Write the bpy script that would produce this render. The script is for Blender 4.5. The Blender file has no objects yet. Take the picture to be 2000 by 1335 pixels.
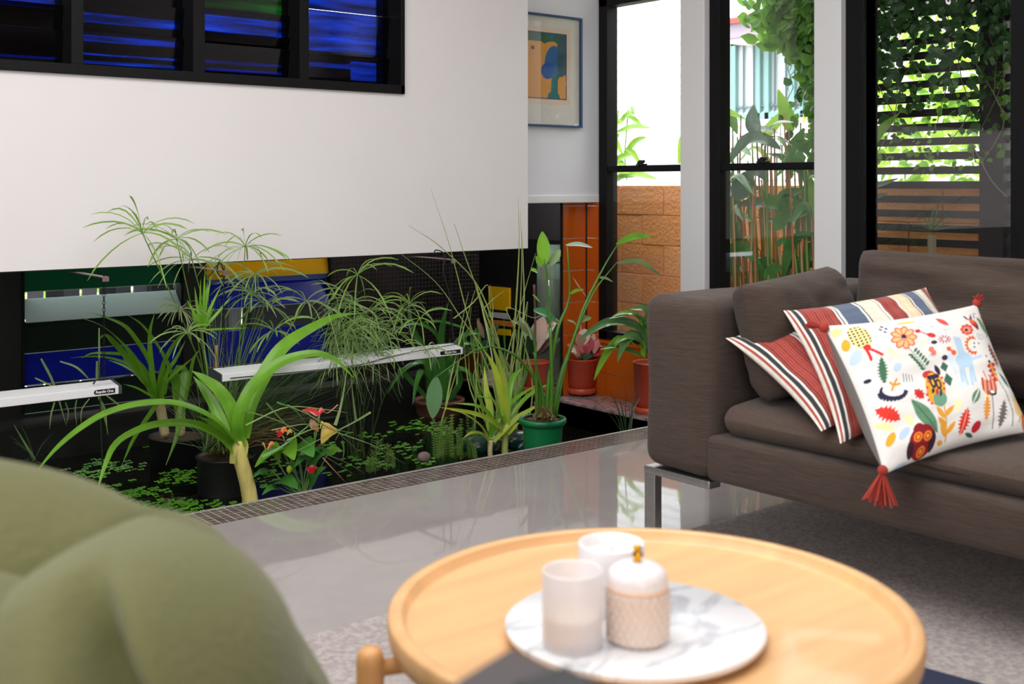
import bpy, bmesh, math, random
import numpy as np
from mathutils import Vector, Matrix, noise
random.seed(7)
rnd = random.Random(11)
PI = math.pi
S = bpy.context.scene
COL = S.collection

# ------------------------------------------------------------------ camera
FPX, CXP, YH = 2250.0, 1000.0, 362.0
YAW = math.radians(-39.3)
FW = Vector((-math.sin(YAW), math.cos(YAW), 0))
RT = Vector((math.cos(YAW), math.sin(YAW), 0))
EYE = Vector((0, 0, 1.0))
cd = bpy.data.cameras.new('camera'); cam = bpy.data.objects.new('camera', cd); COL.objects.link(cam)
cam.location = EYE; cam.rotation_euler = (PI/2, 0, YAW)
cd.sensor_width = 36; cd.lens = FPX/2000*36
cd.shift_y = -(667.5-YH)/2000
cd.clip_start = 0.05
cd.dof.use_dof = True; cd.dof.focus_distance = 4.6; cd.dof.aperture_fstop = 4.2
S.camera = cam
# ------------------------------------------------------------------ world and light
W = bpy.data.worlds.new('world'); S.world = W; W.use_nodes = True
nt = W.node_tree; bg = nt.nodes['Background']
tc = nt.nodes.new('ShaderNodeTexCoord'); sp = nt.nodes.new('ShaderNodeSeparateXYZ'); cr = nt.nodes.new('ShaderNodeValToRGB')
nt.links.new(tc.outputs['Generated'], sp.inputs[0]); nt.links.new(sp.outputs['Z'], cr.inputs[0]); nt.links.new(cr.outputs[0], bg.inputs[0])
cr.color_ramp.elements[0].position = 0.0; cr.color_ramp.elements[0].color = (0.80, 0.86, 0.93, 1)
cr.color_ramp.elements[1].position = 0.6; cr.color_ramp.elements[1].color = (0.95, 0.97, 1.0, 1)
bg.inputs[1].default_value = 5.2
def area(name, loc, target, sx, sy, power, color=(1, 1, 1)):
    l = bpy.data.lights.new(name, 'AREA'); l.shape = 'RECTANGLE'; l.size = sx; l.size_y = sy; l.energy = power; l.color = color
    o = bpy.data.objects.new(name, l); COL.objects.link(o); o.location = loc
    o.rotation_euler = (Vector(target)-Vector(loc)).to_track_quat('-Z', 'Y').to_euler(); return o
area('rear_fill', (-0.4, -2.85, 1.55), (1.6, 4.6, 1.0), 4.2, 2.2, 112, (1.0, 0.99, 0.985))  # added fill lamp behind the camera, in front of a closed wall
area('left_fill', (-2.85, 1.6, 1.6), (3.0, 2.6, 0.9), 3.2, 2.0, 70, (.985, 0.99, 1.0))  # added side fill lamp; the left wall has no opening
sd = bpy.data.lights.new('garden_sun_fill', 'SUN'); sd.energy = 3.2; sd.angle = .5; sd.color = (1, .98, .95); so = bpy.data.objects.new('garden_sun_fill', sd); COL.objects.link(so)  # soft sun added under the overcast sky to brighten the garden wall
so.rotation_euler = (Vector((.42, -.22, -.88))).to_track_quat('-Z', 'Y').to_euler()
area('overhead_fill', (1.2, 1.9, 2.84), (1.2, 2.0, 0), 3.4, 2.6, 112, (.975, 0.985, 1.0))  # added overhead fill lamp below the closed ceiling
S.view_settings.view_transform = 'Standard'; S.view_settings.look = 'None'
S.view_settings.exposure = 0.0; S.view_settings.gamma = 1.0; S.view_settings.use_curve_mapping = False
S.cycles.use_denoising = True
S.cycles.max_bounces = 10; S.cycles.transparent_max_bounces = 24; S.cycles.caustics_reflective = False; S.cycles.caustics_refractive = False
S.cycles.sample_clamp_indirect = 6

# ------------------------------------------------------------------ pixel -> world
def ray(x):
    a = (x-CXP)/FPX
    return FW + RT*a
def at(x, y, Z):
    d = ray(x); return Vector((d.x*Z, d.y*Z, 1-(y-YH)*Z/FPX))
def onY(x, y, Y): return at(x, y, Y/ray(x).y)
def onX(x, y, X): return at(x, y, X/ray(x).x)
def onZ(x, y, z): return at(x, y, (1-z)*FPX/(y-YH))
def depth(p): return p.x*FW.x+p.y*FW.y

# ------------------------------------------------------------------ materials
MATS = {}
def lin(c):
    if max(c) > 1.001: c = tuple(v/255 for v in c)
    return tuple((v/12.92 if v <= .04045 else ((v+.055)/1.055)**2.4) for v in c)
def mat(name, col, rough=.6, metal=0, spec=.5, var=0, scale=8, bump=0, bscale=60, sheen=0, stretch=None, coat=0, trans=0, emis=None):
    if name in MATS: return MATS[name]
    m = bpy.data.materials.new(name); m.use_nodes = True; n = m.node_tree; b = n.nodes['Principled BSDF']
    c = lin(col)
    b.inputs['Base Color'].default_value = (*c, 1); b.inputs['Roughness'].default_value = rough; b.inputs['Metallic'].default_value = metal
    b.inputs['Specular IOR Level'].default_value = spec
    if sheen: b.inputs['Sheen Weight'].default_value = sheen
    if coat: b.inputs['Coat Weight'].default_value = coat; b.inputs['Coat Roughness'].default_value = .05
    if trans: b.inputs['Transmission Weight'].default_value = trans
    if emis: b.inputs['Emission Color'].default_value = (*lin(emis[0]), 1); b.inputs['Emission Strength'].default_value = emis[1]
    if var or bump:
        t = n.nodes.new('ShaderNodeTexCoord'); mp = n.nodes.new('ShaderNodeMapping'); n.links.new(t.outputs['Object'], mp.inputs[0])
        if stretch: mp.inputs['Scale'].default_value = stretch
        if var:
            q = n.nodes.new('ShaderNodeTexNoise'); q.inputs['Scale'].default_value = scale; q.inputs['Detail'].default_value = 5
            n.links.new(mp.outputs[0], q.inputs['Vector'])
            r = n.nodes.new('ShaderNodeValToRGB'); n.links.new(q.outputs['Fac'], r.inputs[0]); n.links.new(r.outputs[0], b.inputs['Base Color'])
            r.color_ramp.elements[0].position = .3; r.color_ramp.elements[1].position = .7
            r.color_ramp.elements[0].color = (*[v*(1-var) for v in c], 1); r.color_ramp.elements[1].color = (*[min(1, v*(1+var)) for v in c], 1)
        if bump:
            q = n.nodes.new('ShaderNodeTexNoise'); q.inputs['Scale'].default_value = bscale; q.inputs['Detail'].default_value = 4
            n.links.new(mp.outputs[0], q.inputs['Vector'])
            bp = n.nodes.new('ShaderNodeBump'); bp.inputs['Strength'].default_value = bump; bp.inputs['Distance'].default_value = .01
            n.links.new(q.outputs['Fac'], bp.inputs['Height']); n.links.new(bp.outputs[0], b.inputs['Normal'])
    MATS[name] = m; return m
def leafmat(name, col, trans=.35, gloss=.35, var=.25):
    if name in MATS: return MATS[name]
    m = bpy.data.materials.new(name); m.use_nodes = True; n = m.node_tree; b = n.nodes['Principled BSDF']; out = n.nodes['Material Output']
    c = lin(col)
    oi = n.nodes.new('ShaderNodeObjectInfo'); q = n.nodes.new('ShaderNodeTexNoise'); q.inputs['Scale'].default_value = 9
    t = n.nodes.new('ShaderNodeTexCoord'); n.links.new(t.outputs['Object'], q.inputs['Vector'])
    ad = n.nodes.new('ShaderNodeMath'); ad.operation = 'MULTIPLY_ADD'; n.links.new(oi.outputs['Random'], ad.inputs[0]); ad.inputs[1].default_value = .28
    n.links.new(q.outputs['Fac'], ad.inputs[2])
    r = n.nodes.new('ShaderNodeValToRGB'); n.links.new(ad.outputs[0], r.inputs[0])
    r.color_ramp.elements[0].position = .35; r.color_ramp.elements[1].position = 1.0
    r.color_ramp.elements[0].color = (c[0]*(1-var*1.2), c[1]*(1-var), c[2]*(1-var), 1)
    r.color_ramp.elements[1].color = (min(1, c[0]*(1+var*1.3)), min(1, c[1]*(1+var)), c[2], 1)
    n.links.new(r.outputs[0], b.inputs['Base Color']); b.inputs['Roughness'].default_value = gloss
    tr = n.nodes.new('ShaderNodeBsdfTranslucent'); mx = n.nodes.new('ShaderNodeMixShader'); mx.inputs[0].default_value = trans
    g = n.nodes.new('ShaderNodeGamma'); g.inputs[1].default_value = .8; n.links.new(r.outputs[0], g.inputs[0]); n.links.new(g.outputs[0], tr.inputs[0])
    n.links.new(b.outputs[0], mx.inputs[1]); n.links.new(tr.outputs[0], mx.inputs[2]); n.links.new(mx.outputs[0], out.inputs[0])
    MATS[name] = m; return m
def colmat(name, rough=.8, sheen=0, bump=0, bscale=300):
    m = bpy.data.materials.new(name); m.use_nodes = True; n = m.node_tree; b = n.nodes['Principled BSDF']
    a = n.nodes.new('ShaderNodeAttribute'); a.attribute_name = 'Col'; n.links.new(a.outputs['Color'], b.inputs['Base Color'])
    b.inputs['Roughness'].default_value = rough; b.inputs['Sheen Weight'].default_value = sheen; b.inputs['Specular IOR Level'].default_value = .25
    if bump:
        t = n.nodes.new('ShaderNodeTexCoord'); q = n.nodes.new('ShaderNodeTexNoise'); q.inputs['Scale'].default_value = bscale
        n.links.new(t.outputs['Object'], q.inputs['Vector'])
        bp = n.nodes.new('ShaderNodeBump'); bp.inputs['Strength'].default_value = bump; bp.inputs['Distance'].default_value = .002
        n.links.new(q.outputs['Fac'], bp.inputs['Height']); n.links.new(bp.outputs[0], b.inputs['Normal'])
    MATS[name] = m; return m
def glassmat(name, tint=(1, 1, 1), boost=1.0, rough=0.0, streak=0):
    m = bpy.data.materials.new(name); m.use_nodes = True; n = m.node_tree; out = n.nodes['Material Output']
    n.nodes.remove(n.nodes['Principled BSDF'])
    tr = n.nodes.new('ShaderNodeBsdfTransparent'); tr.inputs[0].default_value = (*tint, 1)
    gl = n.nodes.new('ShaderNodeBsdfGlossy'); gl.inputs['Roughness'].default_value = rough
    lw = n.nodes.new('ShaderNodeLayerWeight'); lw.inputs[0].default_value = .5
    pw = n.nodes.new('ShaderNodeMath'); pw.operation = 'POWER'; pw.inputs[1].default_value = 5; n.links.new(lw.outputs['Facing'], pw.inputs[0])
    mu = n.nodes.new('ShaderNodeMath'); mu.operation = 'MULTIPLY_ADD'; mu.inputs[1].default_value = .96*boost; mu.inputs[2].default_value = .042*boost; mu.use_clamp = True
    n.links.new(pw.outputs[0], mu.inputs[0])
    mx = n.nodes.new('ShaderNodeMixShader'); n.links.new(mu.outputs[0], mx.inputs[0])
    n.links.new(tr.outputs[0], mx.inputs[1]); n.links.new(gl.outputs[0], mx.inputs[2]); n.links.new(mx.outputs[0], out.inputs[0])
    if streak:
        t = n.nodes.new('ShaderNodeTexCoord'); mp = n.nodes.new('ShaderNodeMapping'); mp.inputs['Scale'].default_value = (2.0, 1, 22); n.links.new(t.outputs['Object'], mp.inputs[0])
        q = n.nodes.new('ShaderNodeTexNoise'); q.inputs['Scale'].default_value = 1.6; q.inputs['Detail'].default_value = 5; n.links.new(mp.outputs[0], q.inputs['Vector'])
        r = n.nodes.new('ShaderNodeValToRGB'); n.links.new(q.outputs['Fac'], r.inputs[0]); n.links.new(r.outputs[0], tr.inputs[0])
        r.color_ramp.elements[0].position = .3; r.color_ramp.elements[1].position = .75
        r.color_ramp.elements[0].color = (*[v*(1-streak) for v in tint], 1); r.color_ramp.elements[1].color = (*[min(1, v*1.35) for v in tint], 1)
    MATS[name] = m; return m
def gridmat(name, col, grout, scale, rough=.35, offset=0, axis='XZ', var=.3):
    m = bpy.data.materials.new(name); m.use_nodes = True; n = m.node_tree; b = n.nodes['Principled BSDF']
    t = n.nodes.new('ShaderNodeTexCoord'); s = n.nodes.new('ShaderNodeSeparateXYZ'); c = n.nodes.new('ShaderNodeCombineXYZ')
    n.links.new(t.outputs['Object'], s.inputs[0]); n.links.new(s.outputs[axis[0]], c.inputs[0]); n.links.new(s.outputs[axis[1]], c.inputs[1])
    br = n.nodes.new('ShaderNodeTexBrick'); br.offset = offset; n.links.new(c.outputs[0], br.inputs['Vector'])
    cc = lin(col)
    br.inputs['Color1'].default_value = (*[v*(1-var) for v in cc], 1); br.inputs['Color2'].default_value = (*[v*(1+var) for v in cc], 1)
    br.inputs['Mortar'].default_value = (*lin(grout), 1); br.inputs['Scale'].default_value = 1
    br.inputs['Brick Width'].default_value = scale; br.inputs['Row Height'].default_value = scale; br.inputs['Mortar Size'].default_value = scale*.05
    n.links.new(br.outputs['Color'], b.inputs['Base Color']); b.inputs['Roughness'].default_value = rough
    bp = n.nodes.new('ShaderNodeBump'); bp.inputs['Strength'].default_value = .4; bp.invert = True; bp.inputs['Distance'].default_value = .003
    n.links.new(br.outputs['Fac'], bp.inputs['Height']); n.links.new(bp.outputs[0], b.inputs['Normal'])
    MATS[name] = m; return m

white_wall = mat('white_wall', (234, 229, 227), .75, var=.015, scale=2, bump=.03, bscale=180)
white_trim = mat('white_trim', (230, 230, 230), .45)
black_frame = mat('black_frame', (15, 14, 15), .6, spec=.2, bump=.12, bscale=60, stretch=(1, 1, .1))
matte_black = mat('matte_black', (13, 12, 12), .6)
dark_grey = mat('dark_grey', (46, 43, 43), .7)
pond_black = mat('pond_black', (30, 30, 29), .42, var=.5, scale=6, bump=.25, bscale=30)
steel = mat('steel', (170, 170, 168), .35, metal=1, var=.08, scale=60)
clear_glass = glassmat('clear_glass')

# ------------------------------------------------------------------ mesh builder
class MB:
    def __init__(s): s.v = []; s.f = []; s.m = []; s.c = None
    def add(s, vs, fs, mi=0):
        o = len(s.v); s.v += [Vector(p) for p in vs]; s.f += [tuple(i+o for i in f) for f in fs]; s.m += [mi]*len(fs)
    def box(s, a, b, mi=0):
        x0, y0, z0 = [min(a[i], b[i]) for i in range(3)]; x1, y1, z1 = [max(a[i], b[i]) for i in range(3)]
        s.add([(x0, y0, z0), (x1, y0, z0), (x1, y1, z0), (x0, y1, z0), (x0, y0, z1), (x1, y0, z1), (x1, y1, z1), (x0, y1, z1)],
              [(0, 3, 2, 1), (4, 5, 6, 7), (0, 1, 5, 4), (1, 2, 6, 5), (2, 3, 7, 6), (3, 0, 4, 7)], mi); return s
    def obox(s, c, ax, ay, az, mi=0):
        c = Vector(c); P = [c+ax*i+ay*j+az*k for k in (-1, 1) for j in (-1, 1) for i in (-1, 1)]
        s.add(P, [(0, 2, 3, 1), (4, 5, 7, 6), (0, 1, 5, 4), (1, 3, 7, 5), (3, 2, 6, 7), (2, 0, 4, 6)], mi); return s
    def tube(s, pts, r, n=8, mi=0, cap=True):
        pts = [Vector(p) for p in pts]; k = len(pts)
        rs = r if isinstance(r, (list, tuple)) else [r]*k
        t0 = (pts[1]-pts[0]).normalized(); u = t0.orthogonal().normalized(); vs = []
        for i in range(k):
            t = (pts[min(i+1, k-1)]-pts[max(i-1, 0)]).normalized()
            u = (u-t*u.dot(t)).normalized(); w = t.cross(u)
            for j in range(n):
                a = 2*PI*j/n; vs.append(pts[i]+(u*math.cos(a)+w*math.sin(a))*rs[i])
        fs = [(i*n+j, i*n+(j+1) % n, (i+1)*n+(j+1) % n, (i+1)*n+j) for i in range(k-1) for j in range(n)]
        if cap: fs += [tuple(reversed(range(n))), tuple(range((k-1)*n, k*n))]
        s.add(vs, fs, mi); return s
    def lathe(s, prof, c, n=32, mi=0, cap=False, rib=None):
        c = Vector(c); vs = []; k = len(prof)
        for (r, z) in prof:
            for j in range(n):
                a = 2*PI*j/n; rr = r*(rib(a, z) if rib else 1); vs.append(c+Vector((rr*math.cos(a), rr*math.sin(a), z)))
        fs = [(i*n+j, i*n+(j+1) % n, (i+1)*n+(j+1) % n, (i+1)*n+j) for i in range(k-1) for j in range(n)]
        if cap: fs += [tuple(reversed(range(n))), tuple(range((k-1)*n, k*n))]
        s.add(vs, fs, mi); return s
    def ball(s, c, rx, ry=None, rz=None, n=12, mi=0):
        ry = ry or rx; rz = rz or rx; c = Vector(c); vs = []; m = n//2+1
        for i in range(m+1):
            p = PI*i/m
            for j in range(n):
                a = 2*PI*j/n; vs.append(c+Vector((rx*math.sin(p)*math.cos(a), ry*math.sin(p)*math.sin(a), rz*math.cos(p))))
        s.add(vs, [(i*n+j, (i+1)*n+j, (i+1)*n+(j+1) % n, i*n+(j+1) % n) for i in range(m) for j in range(n)], mi); return s
    def ribbon(s, pts, wid, up, fold=.25, mi=0, cols=2):
        pts = [Vector(p) for p in pts]; k = len(pts); vs = []
        for i in range(k):
            t = (pts[min(i+1, k-1)]-pts[max(i-1, 0)]).normalized()
            sd = t.cross(up)
            sd = sd.normalized() if sd.length > 1e-4 else Vector((1, 0, 0))
            nn = sd.cross(t).normalized()
            for q in range(cols+1):
                e = q/cols*2-1
                vs.append(pts[i]+sd*(e*wid[i]/2)+nn*(abs(e)*fold*wid[i]/2))
        c1 = cols+1
        s.add(vs, [(i*c1+q, i*c1+q+1, (i+1)*c1+q+1, (i+1)*c1+q) for i in range(k-1) for q in range(cols)], mi); return s
    def build(s, name, mats, parent=None, smooth=False, bevel=0, origin=None, seg=2, sub=0):
        if not isinstance(mats, (list, tuple)): mats = [mats]
        root = parent; 
        base = Vector(origin) if origin is not None else (Vector((0, 0, 0)) if parent is None else Vector(parent['_w']))
        me = bpy.data.meshes.new(name); me.from_pydata([tuple(p-base) for p in s.v], [], s.f)
        for m in mats: me.materials.append(m)
        if len(mats) > 1: me.polygons.foreach_set('material_index', s.m)
        if smooth: me.polygons.foreach_set('use_smooth', [True]*len(s.f))
        me.update()
        o = bpy.data.objects.new(name, me); COL.objects.link(o); o['_w'] = tuple(base)
        if parent is not None:
            o.parent = parent; o.location = base-Vector(parent['_w'])
        else: o.location = base
        if bevel:
            md = o.modifiers.new('bevel', 'BEVEL'); md.width = bevel; md.segments = seg; md.limit_method = 'ANGLE'; md.angle_limit = .6
            if not smooth:
                me.polygons.foreach_set('use_smooth', [True]*len(s.f)); 
                wn = o.modifiers.new('wn', 'WEIGHTED_NORMAL')
        if sub:
            md = o.modifiers.new('sub', 'SUBSURF'); md.levels = sub; md.render_levels = sub
        return o
def tag(o, label=None, cat=None, group=None, kind=None):
    if label: o['label'] = label
    if cat: o['category'] = cat
    if group: o['group'] = group
    if kind: o['kind'] = kind
    return o
def thing(name, label, cat, loc=(0, 0, 0), group=None, kind=None):
    o = bpy.data.objects.new(name, None); COL.objects.link(o); o.location = loc; o['_w'] = tuple(loc); o.empty_display_size = .05
    return tag(o, label, cat, group, kind)
def struct(name, label, loc=(0, 0, 0)): return thing(name, label, None, loc, kind='structure')
def sbox(name, a, b, m, parent=None, bevel=0, label=None):
    o = MB().box(a, b).build(name, m, parent, bevel=bevel, origin=None if parent is not None else ((a[0]+b[0])/2, (a[1]+b[1])/2, min(a[2], b[2])))
    if parent is None: tag(o, label, kind='structure')
    elif label: o['label'] = label
    return o
def dupmesh(o, parent, loc, name=None, rot=None, scale=None):
    c = o.copy(); COL.objects.link(c); c.parent = parent; c.location = Vector(loc)-Vector(parent['_w'])
    if rot: c.rotation_euler = rot
    if scale: c.scale = scale
    return c
def spline(pts, n=14):
    pts = [Vector(p) for p in pts]
    if len(pts) == 2: return [pts[0].lerp(pts[1], i/n) for i in range(n+1)]
    P = [pts[0]*2-pts[1]]+pts+[pts[-1]*2-pts[-2]]; out = []; m = len(pts)-1
    for i in range(n+1):
        u = i/n*m; k = min(int(u), m-1); t = u-k; a, b, c, d = P[k:k+4]
        out.append(.5*((2*b)+(c-a)*t+(2*a-5*b+4*c-d)*t*t+(3*b-a-3*c+d)*t**3))
    return out
CAMUP = (-FW*.75+Vector((0, 0, .65))).normalized()
def jit(v, k): return Vector((v.x+rnd.uniform(-k, k), v.y+rnd.uniform(-k, k), v.z+rnd.uniform(-k, k))).normalized()

# ================================================================== STRUCTURE
XW = 4.57          # window wall plane
YP = 4.60          # floating panel plane
YPIC = 4.815        # picture wall plane
YL = 5.95          # louvre plane
WZ = -0.33         # water
LZ = -0.20         # ledge
PX = onY(1031, 485, YP).x

# floor: polished concrete
def floor_mat():
    m = bpy.data.materials.new('polished_concrete'); m.use_nodes = True; n = m.node_tree; b = n.nodes['Principled BSDF']
    t = n.nodes.new('ShaderNodeTexCoord'); q = n.nodes.new('ShaderNodeTexNoise'); q.inputs['Scale'].default_value = 1.6; q.inputs['Detail'].default_value = 8; q.inputs['Roughness'].default_value = .65
    n.links.new(t.outputs['Object'], q.inputs['Vector'])
    r = n.nodes.new('ShaderNodeValToRGB'); n.links.new(q.outputs['Fac'], r.inputs[0]); n.links.new(r.outputs[0], b.inputs['Base Color'])
    r.color_ramp.elements[0].position = .3; r.color_ramp.elements[1].position = .72
    r.color_ramp.elements[0].color = (*lin((146, 138, 135)), 1); r.color_ramp.elements[1].color = (*lin((164, 156, 153)), 1)
    b.inputs['Roughness'].default_value = .035; b.inputs['IOR'].default_value = 1.55
    q2 = n.nodes.new('ShaderNodeTexNoise'); q2.inputs['Scale'].default_value = 3.0; n.links.new(t.outputs['Object'], q2.inputs['Vector'])
    bp = n.nodes.new('ShaderNodeBump'); bp.inputs['Strength'].default_value = .012; bp.inputs['Distance'].default_value = .05
    n.links.new(q2.outputs['Fac'], bp.inputs['Height']); n.links.new(bp.outputs[0], b.inputs['Normal'])
    return m
sbox('floor', (-3, -3, -.5), (XW, 3.185, 0), floor_mat(), label='polished grey concrete floor between the pond and the rug')
# mosaic border: substrate + tiles
grout = mat('grout', (190, 178, 172), .7)
border = struct('trim_1', 'brown mosaic border along the near edge of the pond', (0, 3.26, 0))
MB().box((-3, 3.185, -.5), (XW, 3.335, -.0007)).build('border_base', grout, border)
MB().box((-3, 3.335, -.5), (4.29, 3.345, .001)).build('edge_trim', mat('edge_trim', (190, 188, 186), .3, metal=.6), border)
tilem = [mat('mosaic_%d' % i, c, .2, var=.1, scale=40) for i, c in enumerate([(84, 70, 67), (92, 77, 73), (78, 64, 62), (98, 84, 80)])]
TS = .0257
ncols = int((XW+3)/TS); tiles = []
for i in range(ncols):
    for j in range(6):
        x = -3+i*TS; y = 3.1835+j*.0253
        if x < .95: continue
        tiles.append((x, y))
tiles.sort(key=lambda p: p[0])
near = tiles[:0]; base_t = []
vis = [p for p in tiles if p[0] >= 1.25]
near = vis[:300]; rest = [p for p in tiles if p not in set(near)]
tmesh = []
for i in range(4):
    tb = MB().box((0, 0, -.01), (.0220, .0202, .0006)); tb.v = [v+Vector(border['_w']) for v in tb.v]; o = tb.build('tile', tilem[i], border); tmesh.append(o)
for k, (x, y) in enumerate(near):
    i = rnd.randrange(4)
    if k < 4: o = tmesh[k]; o.location = Vector((x, y, rnd.uniform(-.0003, .0003)))-Vector(border['_w'])
    else: dupmesh(tmesh[i], border, (x, y, rnd.uniform(-.0004, .0003)))
mb = MB()
for (x, y) in rest: mb.box((x, y, -.01), (x+.0220, y+.0202, .0006), rnd.randrange(4))
tag(mb.build('mosaic_tiles', tilem, border), kind='stuff')

# pond
pond = struct('wall_pond', 'black tanked pond basin under the floating white panel', (1, 4.5, -.75))
MB().box((-3, 3.345, -.8), (4.45, 6.1, -.7)).build('basin_floor', pond_black, pond)
MB().box((-3, 3.3, -.7), (4.29, 3.345, -.012)).build('basin_wall', pond_black, pond)
MB().box((4.29, 3.3, -.7), (4.31, 6.1, LZ-.012)).build('basin_wall', pond_black, pond)
MB().box((-3, 5.75, -.7), (4.29, 5.77, -.162)).build('basin_wall', pond_black, pond)
MB().box((2.2, 3.345, -.7), (4.0, 4.02, -.23)).build('planting_shelf', pond_black, pond)
MB().box((2.3, 3.9, -.7), (3.45, 4.4, -.42)).build('planting_shelf', pond_black, pond)
wm = bpy.data.materials.new('pond_water'); wm.use_nodes = True; n = wm.node_tree; b = n.nodes['Principled BSDF']
b.inputs['Base Color'].default_value = (.006, .007, .004, 1); b.inputs['Roughness'].default_value = .02; b.inputs['IOR'].default_value = 1.33
t = n.nodes.new('ShaderNodeTexCoord'); q = n.nodes.new('ShaderNodeTexNoise'); q.inputs['Scale'].default_value = 5
n.links.new(t.outputs['Object'], q.inputs['Vector']); bp = n.nodes.new('ShaderNodeBump'); bp.inputs['Strength'].default_value = .05; bp.inputs['Distance'].default_value = .05
n.links.new(q.outputs['Fac'], bp.inputs['Height']); n.links.new(bp.outputs[0], b.inputs['Normal'])
o = MB().box((-3, 3.34, WZ-.02), (4.3, 5.76, WZ)).build('pond_water', wm, origin=(1, 4.5, WZ)); tag(o, 'dark still pond water with floating leaves', kind='structure')
# ledge right
mosg = gridmat('ledge_mosaic', (150, 134, 134), (190, 180, 180), .024, .1, axis='YX', var=.45)
ledge = sbox('trim_2', (4.29, 3.2, -.7), (XW+.1, 5.9, LZ), mosg, label='mosaic ledge beneath the first window carrying red pots')
kerb = sbox('trim_3', (-3, 5.752, -.7), (4.29, 5.95, -.15), gridmat('kerb_mosaic', (46, 42, 42), (70, 66, 66), .024, .3, axis='XY', var=.3), label='dark kerb at the far side of the pond')

# floating panel wall with louvre window hole
wz0 = onY(787, 184, YP).z; wx1 = onY(787, 184, YP).x; PB = .673
panel = struct('wall_panel', 'floating white wall panel above the pond', (1, YP, PB))
MB().box((-3, YP, PB), (PX, YP+.09, wz0)).build('lower_panel', white_wall, panel)
MB().box((wx1, YP, wz0), (PX, YP+.09, 2.9)).build('side_panel', white_wall, panel)
MB().box((-3, YP+.001, PB-.004), (PX-.002, YP+.088, PB)).build('bottom_trim', matte_black, panel)
win4 = struct('window_4', 'black framed window with blue glass louvres set in the white panel', (2, YP, wz0))
fz = onY(0, 114, YP).z-onY(0, 135, YP).z
MB().box((-3, YP-.018, wz0), (wx1, YP+.14, wz0+fz)).build('window_frame', black_frame, win4, bevel=.002)
MB().box((wx1-fz*.55, YP-.018, wz0), (wx1, YP+.14, 2.9)).build('window_frame', black_frame, win4, bevel=.002)
mull = [(138, 162), (376, 399), (584, 602)]
for a, b_ in mull:
    MB().box((onY(a, 100, YP).x, YP-.008, wz0+fz), (onY(b_, 100, YP).x, YP+.13, 2.9)).build('mullion', black_frame, win4, bevel=.002)
blue_g = glassmat('blue_glass', (.024, .08, .30), 1.0, .12, .75)
green_g = glassmat('green_glass', (.02, .10, .03), 1.0, .12, .8)
dblue_g = glassmat('dark_blue_glass', (.012, .035, .19), 1.0, .1, .7)
edge_g = mat('glass_edge', (185, 195, 190), .3)
bays = [(-200, 120, [2, 53, 104], [blue_g, dblue_g, dblue_g]), (162, 357, [0, 62, 128], [blue_g, blue_g, blue_g]),
        (399, 566, [17, 63, 86, 140], [green_g, blue_g, dblue_g, dblue_g]), (603, 760, [105, 165], [blue_g, blue_g])]
YB = YP+.085
for (xa, xb, ys, gm) in bays:
    X0 = onY(xa, 100, YB).x+.002; X1 = onY(xb, 100, YB).x+.03
    xa_ = max(xa, 0)
    for k, y in enumerate(ys):
        z0 = onY(xa_, y, YB).z; z1 = (onY(xa_, ys[k-1], YB).z if k else z0+.2)
        if k == len(ys)-1 and xa != 603: z0 = min(z0, wz0+fz)
        bl = MB(); bl.obox(((X0+X1)/2, YB+.012, (z0+z1)/2), Vector(((X1-X0)/2, 0, 0)), Vector((0, .0025, 0)), Vector((0, -.012, (z1-z0)/2+.006)), 0)
        g = bl.build('louvre_blade', gm[k], win4)
        MB().box((X0, YB+.018, z0-.004), (X1, YB+.026, z0-.001)).build('blade_edge', edge_g, g)
        if k == 0:
            MB().box((X0, YB+.01, z1+.01), (X1, YB+.015, 2.9)).build('louvre_blade', gm[0], win4)
# wall over the louvres, with openings that backlight the blue glass
rear = struct('wall_louvre', 'dark rear wall above the lower louvre windows', (2, YL+.1, .65))
bk = MB()
def holewall(mb, x0, x1, z0, z1, y0, y1, holes):
    xs = sorted({x0, x1, *[h[0] for h in holes], *[h[1] for h in holes]}); zs = sorted({z0, z1, *[h[2] for h in holes], *[h[3] for h in holes]})
    for i in range(len(xs)-1):
        for j in range(len(zs)-1):
            cx = (xs[i]+xs[i+1])/2; cz = (zs[j]+zs[j+1])/2
            if any(h[0] < cx < h[1] and h[2] < cz < h[3] for h in holes): continue
            mb.box((xs[i], y0, zs[j]), (xs[i+1], y1, zs[j+1]))
def hy(x, y): p = onY(x, y, YL); return p.x, p.z
holes = []
for (xa, ya, xb, yb) in [(603, -90, 752, 96), (603, 116, 752, 128), (690, 116, 752, 156), (162, 18, 356, 41), (162, 57, 356, 78), (162, 98, 356, 105), (162, 112, 356, 122), (399, 22, 566, 64), (399, 112, 566, 121), (399, 128, 566, 136), (-60, -60, 120, 0), (-60, 96, 120, 104), (-60, 110, 120, 115), (399, -60, 566, 13)]:
    X0, Z1 = hy(xa, ya); X1, _ = hy(xb, yb); _, Z0 = hy(xa, yb); holes.append((X0, X1, Z0, Z1))
holewall(bk, -3, 4.5, .66, 2.9, YL+.03, YL+.1, holes)
bk.build('rear_wall', matte_black, rear)
MB().box((-3, YL+.1, 2.88), (4.5, YL+.6, 2.9)).build('eave', matte_black, rear)
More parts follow.
